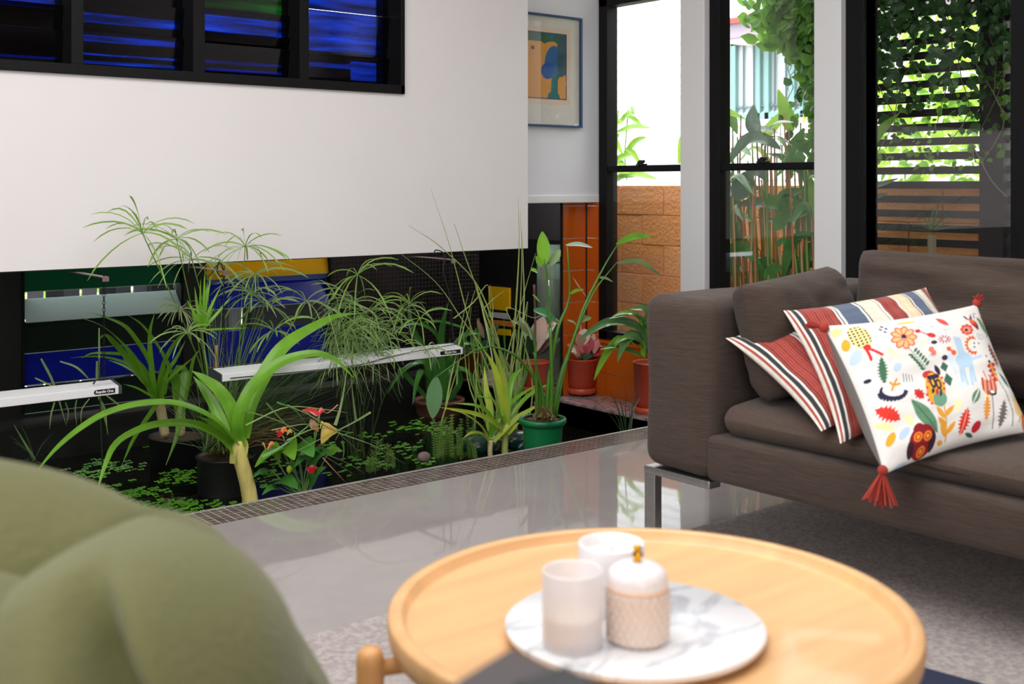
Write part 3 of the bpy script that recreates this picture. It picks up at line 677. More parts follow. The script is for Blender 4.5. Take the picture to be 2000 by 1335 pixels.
for k in range(42):
    x = rnd.uniform(1404, 1590); y = rnd.uniform(250, 545); L_ = rnd.uniform(38, 78)*(-1 if rnd.random() < .5 else 1); X = rnd.uniform(4.95, 5.25)
    pts = [(x, y), (x+L_*.45, y-rnd.uniform(8, 30)), (x+L_, y+rnd.uniform(-25, 35))]
    if not 1400 < x+L_ < 1625: continue
    pleaf(hel, pts, X, rnd.uniform(11, 19), hl[0 if y > 330 else rnd.choice([0, 1, 2])], up=(-FW+Vector((rnd.uniform(-.5, .5), rnd.uniform(-.5, .5), rnd.uniform(.3, 1.6)))).normalized(), dX=rnd.uniform(-.15, .15))
cm = [mat('cane_brown', (176, 112, 66), .6), mat('cane_green', (124, 150, 74), .6), mat('cane_tan', (210, 160, 116), .6)]
for k in range(78):
    xb = rnd.uniform(1408, 1592); X = rnd.uniform(4.92, 5.3); xt = xb+rnd.uniform(-22, 8); yt = rnd.choice([rnd.uniform(215, 330), rnd.uniform(330, 420)])
    a = onX(xb, 600, X); a.z = -.31
    MB().tube([a, onX(xb, 560, X), onX((xb+xt)/2+rnd.uniform(-2, 2), (560+yt)/2, X), onX(xt, yt, X)], [.008, .007, .006, .004], 5).build('cane', cm[rnd.choice([0, 0, 1, 1, 2])], hel)
sbox('shade_slab', (4.72, -3, 2.55), (6.1, onX(1640, 300, 5.3).y, 2.65), mat('shade_slab_grey', (96, 92, 90), .8), label='unseen slab added to shade the garden outside the glazed door')  # out of view, added to darken the vines and wall behind the door
# spiky plant low behind window 3
spk = thing('spiky_plant', 'dark arching spiky plant low behind the glazed door', 'plant', onX(1822, 460, 4.9))
for (x, y) in ((1822, 408), (1848, 398), (1790, 425), (1780, 448), (1865, 425), (1912, 440), (1808, 425), (1838, 415), (1880, 432), (1795, 440)):
    pleaf(spk, [(1820, 452), ((1820+x)/2, y+2), (x, y)], 4.9, 3.5, vine_d, 'blade', prof='blade')
MB().tube([onX(1820, 460, 4.9), Vector((4.9, onX(1820, 460, 4.9).y, -.31))], .02, 6).build('stem', MATS['vine_stem'], spk)


# ================================================================== FURNITURE
def weave(name, col, rough=.85, zs=(6, 6, 130), var=.28, bump=.5, axis=True):
    m = mat(name, col, rough, var=var, scale=3.2, stretch=zs, spec=.2, sheen=.1)
    n = m.node_tree; b = n.nodes['Principled BSDF']; mp = [q for q in n.nodes if q.type == 'MAPPING'][0]
    q = [q for q in n.nodes if q.type == 'TEX_NOISE'][0]
    bp = n.nodes.new('ShaderNodeBump'); bp.inputs['Strength'].default_value = bump; bp.inputs['Distance'].default_value = .004
    n.links.new(q.outputs['Fac'], bp.inputs['Height']); n.links.new(bp.outputs[0], b.inputs['Normal']); return m
sofa_m = weave('sofa_weave', (70, 58, 51), zs=(6, 6, 190)); sofa_lit = weave('sofa_weave_lit', (78, 65, 57), zs=(8, 60, 60), var=.14, bump=.2)  # seat copy is lighter: light from above put into its colour
def rbox(a, b, r, seg=5, cuts=0, disp=None):
    bm = bmesh.new(); bmesh.ops.create_cube(bm, size=1)
    a = Vector(a); b = Vector(b); c = (a+b)/2; d = b-a
    for v in bm.verts: v.co = Vector((v.co.x*d.x, v.co.y*d.y, v.co.z*d.z))+c
    if r:
        es = [e for e in bm.edges if e.calc_face_angle(0) > .5]
        bmesh.ops.bevel(bm, geom=es, offset=r, segments=seg, affect='EDGES', profile=.5, clamp_overlap=True)
    if cuts: bmesh.ops.subdivide_edges(bm, edges=[e for e in bm.edges if e.calc_length() > .12], cuts=cuts*3, use_grid_fill=True)
    if disp:
        bm.normal_update()
        for v in bm.verts: v.co += disp(v.co, v.normal)
    mb = MB(); bm.verts.index_update(); mb.add([v.co.copy() for v in bm.verts], [tuple(v.index for v in f.verts) for f in bm.faces]); bm.free(); return mb
L0 = onZ(1264, 1047, 0); SX0, SY1 = L0.x-.012, L0.y+.012
SX1 = SX0+1.0; AY = SY1-.255; SYE = .15
sofa = thing('sofa', 'long brown woven sofa beneath the windows on slim metal legs', 'sofa', (SX0+.5, (SY1+SYE)/2, 0))
zb, zt = .206, .694
def wr(k, f, bias=0):
    def d(co, no): return no*(k*noise.noise(co*f)+bias)
    return d
rbox((SX0, AY, zb), (SX1, SY1, zt), .045, 5, 3, wr(.006, 5)).build('armrest', sofa_m, sofa, smooth=True)
rbox((SX0+.004, SYE, zb), (SX1, AY+.02, .327), .018, 3, 2, wr(.002, 5)).build('seat_base', sofa_m, sofa, smooth=True)
rbox((SX1-.2, SYE, .3), (SX1, AY+.06, zt-.004), .045, 5, 2, wr(.006, 4)).build('backrest', sofa_m, sofa, smooth=True)
rbox((SX0, SYE-.255, zb), (SX1, SYE, zt), .045, 5, 2, wr(.006, 5)).build('armrest', sofa_m, sofa, smooth=True)
def seatd(co, no):
    u = (co.y-SYE)/(AY-SYE); bulge = .016*math.sin(min(1, max(0, (co.x-SX0)/.75))*PI)-.022*math.exp(-((co.y-1.45)/.28)**2)-.008
    e = .012*math.exp(-((co.y-1.12)/.05)**2)
    return no*(.005*noise.noise(co*4)) + (Vector((0, 0, bulge-e+.010*noise.noise(co*3))) if co.z > .38 else Vector((0, 0, 0)))
rbox((SX0+.022, SYE+.01, .331), (SX1-.19, AY-.012, .417), .041, 6, 9, seatd).build('seat_cushion', sofa_lit, sofa, smooth=True)
# metal leg
lg = MB()
lg.box((SX0+.006, SY1-.047, .0065 if SY1-.047 < 2.2 else 0), (SX0+.036, SY1-.006, zb-.022)); 
o = lg.build('leg', steel, sofa, bevel=.003)
lg = MB(); lg.box((SX0+.004, SY1-.25, zb-.024), (SX0+.052, SY1-.006, zb-.002)); lg.build('leg_bracket', steel, sofa, bevel=.004)
for (x, y) in ((SX1-.05, SY1-.03), (SX0+.02, SYE-.22), (SX1-.05, SYE-.22)):
    MB().box((x-.015, y-.02, .0062 if y < 2.2 else 0), (x+.015, y+.02, zb)).build('leg', steel, sofa, bevel=.003)
# cushions defined by corners
def pillow(name, P, T, mats, parent=None, tb=1.0, tf=1.0, nu=40, nv=30, pinch=.06, wrink=.006, color=None, colback=None, label=None, cat='cushion', group=None, pw=.55, seed=0, flat=4):
    tl, tr_, bl, br = [Vector(p) for p in P]
    N = (tr_-tl).cross(bl-tl).normalized()
    if N.dot(EYE-(tl+br)/2) < 0: N = -N
    vs = []; cols = []
    def pt(u, v, s):
        a, b2 = 2*u-1, 2*v-1
        u2 = .5+a/2*(1-pinch*(1-b2*b2)*abs(a)**2); v2 = .5+b2/2*(1-pinch*(1-a*a)*abs(b2)**2)
        p = tl*(1-u2)*(1-v2)+tr_*u2*(1-v2)+bl*(1-u2)*v2+br*u2*v2
        h = T/2*(tf if s > 0 else tb)*max(0, (1-abs(a)**flat)*(1-abs(b2)**flat))**pw
        w = wrink*noise.noise(Vector((u*5+seed, v*5, s)))+wrink*.7*noise.noise(Vector((u*3+seed, v*11, s+4)))
        e = min(1, 6*(1-max(abs(a), abs(b2))))
        return p+N*(s*h+w*e)
    for s in (1, -1):
        for j in range(nv+1):
            for i in range(nu+1): vs.append(pt(i/nu, j/nv, s))
    n1 = (nu+1)*(nv+1); fs = []; 
    for q, o_ in ((0, 0), (1, n1)):
        for j in range(nv):
            for i in range(nu):
                a = o_+j*(nu+1)+i; f = (a, a+1, a+nu+2, a+nu+1); fs.append(f if q else tuple(reversed(f)))
    mb = MB(); mb.add(vs, fs)
    c0 = (tl+tr_+bl+br)/4
    o = mb.build(name, mats, parent, smooth=True, origin=None if parent is not None else (c0.x, c0.y, min(p.z for p in (tl, tr_, bl, br))))
    if color is not None:
        uu, vv = np.meshgrid(np.linspace(0, 1, nu+1), np.linspace(0, 1, nv+1))
        C = color(uu.ravel(), vv.ravel()); cb = colback if colback is not None else C
        if not isinstance(cb, np.ndarray) or cb.ndim == 1: cb = np.tile(np.array(lin(cb)), (n1, 1))
        A = np.ones((2*n1, 4), dtype=np.float32); A[:n1, :3] = C; A[n1:, :3] = cb
        at_ = o.data.color_attributes.new('Col', 'FLOAT_COLOR', 'POINT'); at_.data.foreach_set('color', A.ravel())
    if label: tag(o, label, cat, group)
    return o
# brown cushions
y0 = AY-.02
pillow('back_cushion', [(2.41, 1.985, .735), (2.83, 2.01, .765), (2.45, 1.93, .43), (2.92, 1.93, .43)], .17, sofa_m, sofa, pinch=.01, pw=.4, flat=5, wrink=.012, seed=3)
pillow('back_cushion', [(3.09, 2.05, .803), (3.07, .95, .795), (3.0, 2.03, .43), (3.0, .95, .43)], .21, sofa_m, sofa, pinch=.01, pw=.33, flat=8, nu=60, wrink=.022, seed=9)
pillow('back_cushion', [(3.09, .93, .80), (3.09, SYE, .79), (3.0, .93, .43), (3.0, SYE, .43)], .21, sofa_m, sofa, pinch=.01, pw=.33, flat=8, wrink=.02, seed=12)
# striped pillows
def stripes(u, v):
    n = len(u); C = np.zeros((n, 3)); 
    red = np.array(lin((168, 72, 62))); dk = np.array(lin((52, 54, 58))); wh = np.array(lin((236, 230, 218))); bl = np.array(lin((88, 100, 122))); cr_ = np.array(lin((226, 222, 200))); pe = np.array(lin((240, 212, 176))); dr = np.array(lin((110, 42, 40)))
    seq = [(0, .006, wh), (.006, .022, red), (.022, .032, wh), (.032, .056, dk), (.056, .068, wh), (.068, .245, red), (.245, .255, wh), (.255, .262, dk), (.262, .28, wh), (.28, .41, bl), (.41, .425, wh), (.425, .432, dk), (.432, .535, cr_), (.535, .542, dk), (.542, .555, wh), (.555, .66, red), (.66, .672, wh), (.672, .76, pe), (.76, .767, dk), (.767, .78, wh), (.78, .87, bl), (.87, .882, wh), (.882, .888, dk), (.888, .95, cr_), (.95, .957, dk), (.957, 1.01, red)]
    for a, b, c in seq: C[(u >= a) & (u <= b)] = c
    for a, b in ((.068, .245), (.555, .66)):
        m = (u > a) & (u < b) & (((u-a) % .0165) < .0055); C[m] = dr
    for a, b in ((.432, .535), (.672, .76), (.888, .95)):
        m = (u > a) & (u < b) & (((u-a) % .012) < .003); C[m] *= .72
    edge = (u < .008) | (u > .992); C[edge] = wh
    C *= (1-.06*((np.floor(v*150) % 2)))[:, None]
    return C
cloth = colmat('striped_cloth', .85, .2, .25)
A0, A1, A2 = onX(1417, 660, 2.42), onX(1708, 584, 2.84), onX(1604, 842, 2.36)
A3 = A1+(A2-A0)+Vector((0, 0, .02))
pillow('striped_cushion', [A0, A1, A2, A3], .13, cloth, color=stripes, nu=260, nv=60, flat=2.8, pw=.62, pinch=.09, label='red, cream and blue striped cushion leaning farthest left, partly behind its twin', group='striped cushions on the sofa', seed=1)
B0, B1, B2 = onX(1530, 606, 2.47), onX(1808, 561, 2.86), onX(1641, 866, 2.335)
B3 = B1+(B2-B0)+Vector((.03, 0, .04))
pillow('striped_cushion', [B0, B1, B2, B3], .13, cloth, color=stripes, nu=260, nv=60, flat=2.8, pw=.62, pinch=.09, label='red, cream and blue striped cushion directly behind the white printed one', group='striped cushions on the sofa', seed=5)
# printed pillow
TLc, TRc, BLc, BRc = np.array([180, 190.]), np.array([1212, 62.]), np.array([590, 1180.]), np.array([1560, 880.])
def printed(u, v):
    x = (TLc[0]*(1-u)+TRc[0]*u)*(1-v)+(BLc[0]*(1-u)+BRc[0]*u)*v
    y = (TLc[1]*(1-u)+TRc[1]*u)*(1-v)+(BLc[1]*(1-u)+BRc[1]*u)*v
    y = y-8; x = x-20
    C = np.tile(np.array(lin((228, 225, 219))), (len(u), 1))
    def put(m, c): C[m] = np.array(lin(c))
    def rot(cx, cy, a): 
        a = math.radians(a); dx, dy = x-cx, y-cy; return dx*math.cos(a)+dy*math.sin(a), -dx*math.sin(a)+dy*math.cos(a)
    def ell(cx, cy, rx, ry, a, c): X, Y = rot(cx, cy, a); m = (X/rx)**2+(Y/ry)**2 < 1; put(m, c); return m
    def leaf(cx, cy, L, w, a, c, ser=0, n=5, vein=None):
        X, Y = rot(cx, cy, a); s = X/L; h = w*np.clip(1-s*s, 0, 1)
        if ser: h = h*(1-ser*np.abs(np.sin((s+1)*PI*n/2+.0)))
        m = (np.abs(s) < 1) & (np.abs(Y) < h); put(m, c)
        if vein: put((np.abs(s) < .9) & (np.abs(Y) < 3.5), vein)
    def line(x0, y0, x1, y1, w, c):
        d = np.array([x1-x0, y1-y0]); L2 = d@d; t = np.clip(((x-x0)*d[0]+(y-y0)*d[1])/L2, 0, 1)
        put((x-x0-t*d[0])**2+(y-y0-t*d[1])**2 < w*w, c)
    RED, DR, OR, YE, GR, NV, LB, PK, GY = (205, 50, 45), (140, 26, 34), (226, 98, 50), (232, 168, 48), (64, 110, 80), (38, 36, 62), (186, 206, 226), (240, 178, 140), (112, 104, 98)
    for (cx, cy, rx, ry, a, c) in [(325, 445, 32, 50, 10, LB), (225, 245, 28, 35, 0, (246, 222, 150)), (570, 545, 25, 30, 20, LB), (430, 700, 30, 40, 40, (214, 226, 240)), (530, 440, 60, 20, 50, (244, 234, 196)), (440, 360, 18, 36, 20, (220, 228, 240)), (640, 960, 25, 40, 30, LB), (520, 905, 60, 20, 20, (246, 232, 170)), (670, 1140, 40, 16, -20, LB), (740, 370, 40, 20, 10, (248, 236, 200)), (930, 520, 20, 80, -20, (210, 222, 238)), (1000, 640, 24, 60, 10, (214, 224, 238)), (970, 790, 26, 40, 0, (248, 232, 180)), (660, 880, 40, 22, 50, (248, 236, 180)), (800, 470, 26, 14, 0, LB), (1050, 380, 14, 40, 0, (248, 236, 190)), (1390, 370, 20, 70, -25, (238, 238, 200)), (1170, 730, 20, 50, 0, (250, 236, 190)), (380, 560, 60, 40, 0, (232, 240, 222)), (1440, 650, 20, 60, -20, LB), (1280, 280, 20, 60, -30, (216, 226, 238))]: ell(cx, cy, rx, ry, a, c)
    m = ell(345, 300, 60, 98, -22, (248, 224, 150)); X, Y = rot(345, 300, 30); put(m & ((np.floor(X/17)+np.floor(Y/17)) % 2 == 0) & ((X % 17) > 4) & ((Y % 17) > 4), (30, 30, 40))
    line(375, 385, 405, 480, 9, RED); line(375, 385, 470, 455, 9, RED); ell(385, 390, 22, 22, 0, RED)
    ell(270, 350, 22, 42, -10, YE)
    for k in range(9):
        a = k*40; ell(612+52*math.cos(math.radians(a)), 333+52*math.sin(math.radians(a))*1.1, 40, 26, a, (222, 110, 80)); ell(612+50*math.cos(math.radians(a)), 333+50*math.sin(math.radians(a))*1.1, 30, 17, a, (250, 190, 130))
    ell(612, 330, 16, 16, 0, NV)
    for (a, b) in ((480, 235), (470, 260), (495, 285), (505, 255)): ell(a, b, 12, 7, 40, (60, 50, 80))
    leaf(480, 560, 92, 38, 80, GR, .5, 9); ell(397, 610, 22, 14, 0, NV)
    m = ell(548, 700, 84, 58, 12, NV); X, Y = rot(548, 690, 12); put((X/66)**2+(Y/40)**2 < 1, (228, 225, 219)); put(((X/110)**2+((Y+42)/40)**2 < 1) & ((X/90)**2+((Y-10)/70)**2 < 1), (228, 225, 219))
    for k in range(12): a = math.radians(8+k*15); ell(548+84*math.cos(a), 700+56*math.sin(a), 9, 9, 0, NV)
    for (a, b) in ((530, 640), (570, 620), (540, 690), (590, 650)): line(550, 660, a, b, 7, (222, 150, 40))
    for k in range(4): line(610+k*18, 590+k*3, 618+k*18, 640, 2.5, (90, 90, 100))
    leaf(528, 835, 88, 52, 28, (222, 56, 42), .45, 7); leaf(710, 725, 44, 34, 40, RED, .4, 4)
    for k in range(6):
        a, b = 660+k*16, 445+k*18; ell(a-6, b+24, 18, 9, 15, GR); ell(a+26, b-12, 18, 9, -60, GR)
    line(640, 420, 760, 560, 2, GR)
    # owl
    ell(780, 600, 46, 30, 0, RED); m = ell(818, 690, 66, 110, -12, YE); 
    for k in range(14): a = math.radians(k*26); ell(818+58*math.cos(a)-.1*95*math.sin(a), 690+98*math.sin(a), 9, 9, 0, (214, 60, 50))
    ell(850, 755, 46, 48, -12, (112, 156, 128)); X, Y = rot(818, 680, -12); put((abs(X) < 40) & (abs(Y+70) < 14), NV)
    ell(800, 650, 22, 40, -12, NV); ell(838, 660, 20, 36, -12, NV); ell(800, 650, 9, 22, -12, YE); ell(838, 660, 8, 20, -12, YE); ell(828, 710, 10, 20, -12, RED); ell(800, 705, 10, 16, 0, NV); ell(855, 715, 8, 24, 0, NV)
    leaf(835, 565, 38, 15, 60, NV); X, Y = rot(880, 545, -15); put(np.abs(X)/26+np.abs(Y)/34 < 1, (56, 98, 80)); X, Y = rot(905, 630, -15); put(np.abs(X)/30+np.abs(Y)/46 < 1, (56, 98, 80)); ell(880, 488, 20, 17, 0, (58, 40, 70))
    leaf(760, 860, 145, 42, 46, (96, 140, 108), 0, 5, (64, 100, 76))
    for (a, b, r) in ((860, 840, 50), (915, 830, -50), (900, 950, 50), (945, 930, -60), (880, 900, 40)): leaf(a, b, 50, 17, r, (226, 158, 50))
    line(880, 800, 935, 1010, 5, (226, 158, 50)); ell(898, 1018, 20, 16, 0, (226, 158, 50))
    ell(765, 1010, 88, 98, -8, DR); ell(725, 940, 34, 36, 0, DR); ell(835, 1010, 24, 60, -10, (60, 26, 40)); ell(700, 1060, 22, 50, -20, (60, 26, 40))
    for (a, b) in ((728, 988), (792, 982), (778, 1068)): ell(a, b, 29, 31, 0, (236, 126, 40)); ell(a, b, 17, 20, 0, (190, 40, 34)); ell(a, b, 10, 12, 0, YE)
    ell(566, 985, 26, 42, 15, YE)
    leaf(1030, 890, 86, 48, 96, (206, 48, 44), .5, 8, (240, 160, 120)); ell(1124, 915, 28, 38, 30, (190, 30, 44)); leaf(1090, 965, 36, 12, 10, (50, 90, 76))
    leaf(1088, 735, 54, 27, 112, (96, 134, 104), 0, 5, (240, 240, 236)); leaf(1178, 800, 78, 36, 84, (226, 152, 60), .6, 8); leaf(1300, 820, 84, 40, 92, GY, .6, 8)
    line(1200, 700, 1250, 910, 3, (70, 66, 60)); line(1270, 600, 1375, 800, 3, (70, 66, 60)); line(1375, 800, 1385, 880, 3, (70, 66, 60))
    m = ell(1185, 655, 62, 72, -20, (240, 150, 120)); X, Y = rot(1185, 655, -20); put(m & (np.abs((X+Y*.3) % 34-17) < 5), DR); ell(1210, 705, 30, 18, 0, NV); ell(1208, 700, 18, 10, 0, (246, 236, 220)); ell(1160, 600, 40, 24, 30, (228, 225, 219)); line(1150, 570, 1180, 640, 5, (226, 100, 60))
    for k in range(4): ell(1225+k*8, 520+k*30, 42-k*5, 15, -20, RED)
    line(1215, 505, 1270, 610, 8, YE); ell(1205, 500, 12, 10, 0, NV)
    # horse
    H = (178, 206, 226); ell(1015, 500, 62, 52, -12, H); line(1000, 470, 975, 370, 26, H); ell(965, 365, 30, 16, 50, H); line(1080, 490, 1140, 470, 9, H)
    for (a, b, c_, d) in ((980, 530, 1000, 640), (1000, 540, 1030, 660), (1050, 530, 1062, 660), (1065, 530, 1085, 640)): line(a, b, c_, d, 9, H)
    for (a, b) in ((790, 430), (805, 455)): ell(a, b, 17, 20, 20, (236, 120, 90))
    ell(905, 430, 16, 16, 0, OR); ell(940, 455, 18, 17, 0, OR); line(905, 430, 940, 455, 7, OR); ell(810, 380, 20, 14, 0, (46, 44, 66)); ell(795, 325, 30, 18, 20, RED); ell(710, 285, 18, 16, 0, RED); line(712, 285, 770, 315, 4, RED)
    for k in range(10): a = k*36; line(880+18*math.cos(math.radians(a)), 360+14*math.sin(math.radians(a)), 880+42*math.cos(math.radians(a)), 360+30*math.sin(math.radians(a)), 4, (190, 90, 110))
    leaf(880, 215, 56, 18, 40, (214, 80, 76)); line(800, 250, 900, 290, 2.5, (120, 170, 120)); ell(850, 265, 34, 22, 25, (236, 242, 224))
    for k in range(8): a = k*45; ell(1050+36*math.cos(math.radians(a)), 285+28*math.sin(math.radians(a)), 16, 13, 0, (222, 80, 60))
    ell(1050, 285, 30, 22, 0, (240, 150, 120)); ell(1045, 288, 13, 10, 0, NV)
    X, Y = rot(1090, 395, 0); r = np.hypot(X/52, Y/58); put((r > .78) & (r < 1.02) & (X < 22), (222, 92, 48))
    for k in range(9): a = math.radians(80+k*24); ell(1090+58*math.cos(a), 395+62*math.sin(a), 7, 7, 0, (222, 92, 48))
    for (a, b) in ((1100, 380), (1135, 378), (1098, 408), (1185, 465)): ell(a, b, 7, 7, 0, (60, 110, 110))
    ell(1110, 235, 46, 22, 38, RED); ell(1090, 215, 30, 15, 38, OR); leaf(1050, 190, 26, 9, 60, NV); leaf(1095, 185, 24, 9, 100, NV); ell(1135, 262, 20, 10, 50, NV)
    leaf(1200, 240, 86, 27, 52, (106, 152, 112), 0, 5, (74, 112, 84)); line(1245, 250, 1225, 320, 4, (74, 112, 84))
    for k in range(14): a = rnd.uniform(0, 6.28); rr = rnd.uniform(20, 50); ell(1165+rr*1.2*math.cos(a), 165+rr*.8*math.sin(a), 8, 5, math.degrees(a), rnd.choice([NV, (190, 70, 110), (90, 80, 130)]))
    for k in range(4): ell(1140+k*12, 335-abs(k-1.5)*8, 12, 18, 0, (150, 150, 150)); ell(1140+k*12, 335-abs(k-1.5)*8, 9, 15, 0, (228, 225, 219))
    leaf(1262, 440, 86, 40, 64, (96, 52, 38), .5, 7, (226, 130, 70)); leaf(1360, 400, 108, 30, 60, NV); ell(1390, 470, 26, 20, 0, RED)
    leaf(1335, 600, 64, 22, 52, (64, 112, 96), .4, 6); leaf(1440, 580, 66, 20, 62, (206, 34, 50), .4, 6); leaf(1490, 590, 76, 22, 60, (150, 24, 60)); leaf(1520, 630, 40, 14, 40, NV)
    for k in range(40): a = rnd.uniform(0, 6.28); rr = rnd.random()**.5; ell(1450+64*rr*math.cos(a), 745+74*rr*math.sin(a), 7, 7, 0, (236, 190, 110))
    m = ell(1450, 745, 66, 78, 0, (244, 214, 150)); put(m & (((x+y) % 16) < 5), (230, 180, 100)); line(1440, 820, 1430, 850, 3, (120, 100, 80))
    ell(1250, 185, 40, 32, 40, (240, 180, 90)); ell(1275, 215, 30, 18, 50, (226, 110, 60)); m = ell(1510, 830, 60, 60, 0, (226, 120, 50)); put(m & (((x-y) % 18) < 6), (150, 70, 30)); line(1490, 680, 1540, 740, 7, (40, 34, 60)); line(1530, 700, 1545, 800, 6, (90, 40, 60))
    ell(640, 205, 60, 10, -5, (236, 206, 80)); 
    return C
pm = colmat('printed_cloth', .85, .1, .2)
C0, C1, C2, C3 = onX(1608, 636, 2.34), onX(1908, 594, 2.84), onX(1727, 926, 2.27), onX(2014, 842, 2.62)
pp = thing('printed_cushion', 'white cushion embroidered with leaves, flowers, a horse and red tassels', 'cushion', (C0+C1+C2+C3)/4)
pillow('cover', [C0, C1, C2, C3], .13, pm, pp, tf=.8, tb=1.7, flat=3.2, pw=.6, color=printed, colback=(128, 122, 118), nu=420, nv=340, wrink=.005, seed=2, pinch=.07)
tas = mat('tassel_red', (176, 58, 44), .8, bump=.5, bscale=200, stretch=(8, 8, 1))
def tassel(p, d, L=.06):
    d = d.normalized(); t = MB(); t.ball(p, .012)
    for k in range(26):
        q = (d+Vector((rnd.gauss(0, .22), rnd.gauss(0, .22), rnd.gauss(0, .1)))).normalized()
        t.tube([p, p+q*L*.5+Vector((0, 0, -.002)), p+q*L*rnd.uniform(.85, 1.05)+Vector((0, 0, -.006))], .0022, 4)
    t.build('tassel', tas, pp)
tassel(onX(1724, 918, 2.262), Vector((-.2, .05, -1)), .075); tassel(onX(1610, 640, 2.335), Vector((-.2, .5, .15)), .045); tassel(onX(1908, 592, 2.835), Vector((.1, -.2, .6)), .03)

# rug
rugm = mat('rug_grey', (150, 141, 137), .95, var=.12, scale=30, bump=.5, bscale=220, spec=.1)
def rug_mat():
    n = rugm.node_tree; b = n.nodes['Principled BSDF']
    t = [q for q in n.nodes if q.type == 'TEX_COORD'][0]
    q = n.nodes.new('ShaderNodeTexNoise'); q.inputs['Scale'].default_value = 80; q.inputs['Detail'].default_value = 6; n.links.new(t.outputs['Object'], q.inputs['Vector'])
    r = n.nodes.new('ShaderNodeValToRGB'); n.links.new(q.outputs['Fac'], r.inputs[0]); n.links.new(r.outputs[0], b.inputs['Base Color'])
    e = r.color_ramp.elements; e[0].position = .38; e[0].color = (*lin((158, 148, 145)), 1); e[1].position = .64; e[1].color = (*lin((184, 174, 169)), 1)
rug_mat()
rug = sbox('rug', (.7, -1.4, 0), (4.3, onZ(1420, 1016, 0).y, .006), rugm); del rug['kind']; tag(rug, 'large grey speckled low pile rug beneath sofa and coffee table', 'rug')
p = onZ(1783, 1314, .012)
nv = MB(); d1 = (onZ(1862, 1336, .012)-p).normalized(); d2 = Vector((d1.y, -d1.x, 0)); 
if d2.dot(FW) > 0: d2 = -d2
q = [p, p+d1*.5, p+d1*.5+d2*.35, p+d2*.35]
nv.add([(v.x, v.y, .0105) for v in q]+[(v.x, v.y, .03) for v in q], [(0, 3, 2, 1), (4, 5, 6, 7), (0, 1, 5, 4), (1, 2, 6, 5), (2, 3, 7, 6), (3, 0, 4, 7)])
tag(nv.build('floor_mat', mat('navy_cloth', (34, 44, 66), .9, bump=.2), origin=p), 'navy blue folded mat lying on the rug beside the round table', 'mat')

# coffee table
wood = mat('pale_oak', (224, 174, 120), .42, var=.10, scale=2.2, stretch=(1, 12, 1), bump=.05, bscale=14, coat=.15)
wood_d = mat('oak_leg', (206, 150, 92), .45, var=.12, scale=4, stretch=(1, 1, .2))
TZ = .40; TCd = 1.63; a_ = .1212
TC = FW*TCd+RT*(TCd*a_*.985); TC.z = 0; TR = .369
tab = thing('coffee_table', 'round pale oak coffee table with a raised lip and dowel legs', 'table', (TC.x, TC.y, .01))
MB().lathe([(0, TZ-.030), (TR-.012, TZ-.030), (TR-.002, TZ-.024), (TR, TZ-.012), (TR, TZ+.004), (TR-.003, TZ+.008), (TR-.018, TZ+.009), (TR-.021, TZ+.006), (TR-.024, TZ-.006), (TR-.034, TZ-.009), (0, TZ-.009)], (TC.x, TC.y, 0), 96).build('tray_top', wood, tab, smooth=True)
legs = [(-.386, -.075), (.372, .13), (.005, .388), (-.005, -.39)]
lp = []
for (r_, f_) in legs:
    c = TC+RT*r_+FW*f_; lp.append(c)
    MB().lathe([(0, .012), (.016, .012), (.019, .05), (.019, TZ-.045), (.018, TZ-.033), (.013, TZ-.025), (0, TZ-.023)], (c.x, c.y, 0), 20).build('leg', wood_d, tab, smooth=True)
for i, j in ((0, 1), (2, 3)):
    a, b2 = lp[i].copy(), lp[j].copy(); a.z = b2.z = TZ-.052-.012*(i > 0)
    MB().tube([a, b2], .011, 12).build('cross_bar', wood_d, tab, smooth=True)
# marble
marb = bpy.data.materials.new('white_marble'); marb.use_nodes = True; n = marb.node_tree; b = n.nodes['Principled BSDF']
t = n.nodes.new('ShaderNodeTexCoord'); mp = n.nodes.new('ShaderNodeMapping'); mp.inputs['Rotation'].default_value = (0, 0, .35); mp.inputs['Scale'].default_value = (2, 5, 3); n.links.new(t.outputs['Object'], mp.inputs[0])
q = n.nodes.new('ShaderNodeTexNoise'); q.inputs['Scale'].default_value = 1.3; q.inputs['Detail'].default_value = 7; q.inputs['Distortion'].default_value = 1.2; n.links.new(mp.outputs[0], q.inputs['Vector'])
r = n.nodes.new('ShaderNodeValToRGB'); n.links.new(q.outputs['Fac'], r.inputs[0]); n.links.new(r.outputs[0], b.inputs['Base Color']); b.inputs['Roughness'].default_value = .18
e = r.color_ramp.elements; e[0].position = .475; e[0].color = (.80, .80, .81, 1); e[1].position = .525; e[1].color = (.80, .80, .81, 1); k = e.new(.5); k.color = (.55, .55, .58, 1)
MZ = TZ-.009
mc = onZ(1242, 1226, MZ+.018); mc += FW*.02
ms = MB().lathe([(0, .0), (.150, .0), (.158, .006), (.172, .008), (.175, .012), (.175, .017), (.172, .019), (0, .019)], (mc.x, mc.y, MZ), 72).build('marble_platter', marb, smooth=True, origin=(mc.x, mc.y, MZ), bevel=0)
md = ms.modifiers.new('e', 'EDGE_SPLIT'); md.split_angle = .6
tag(ms, 'round white marble platter with grey veins on the coffee table', 'platter')
ez = MZ+.019
def addtransp(m, f):
    n = m.node_tree; out = n.nodes['Material Output']; b = n.nodes['Principled BSDF']; t = n.nodes.new('ShaderNodeBsdfTransparent'); mx = n.nodes.new('ShaderNodeMixShader'); mx.inputs[0].default_value = f
    n.links.new(b.outputs[0], mx.inputs[1]); n.links.new(t.outputs[0], mx.inputs[2]); n.links.new(mx.outputs[0], out.inputs[0])
frost = mat('frosted_glass', (244, 238, 238), .3, trans=.0, spec=.4); clearb = mat('clear_base', (235, 235, 235), .05, trans=.95)
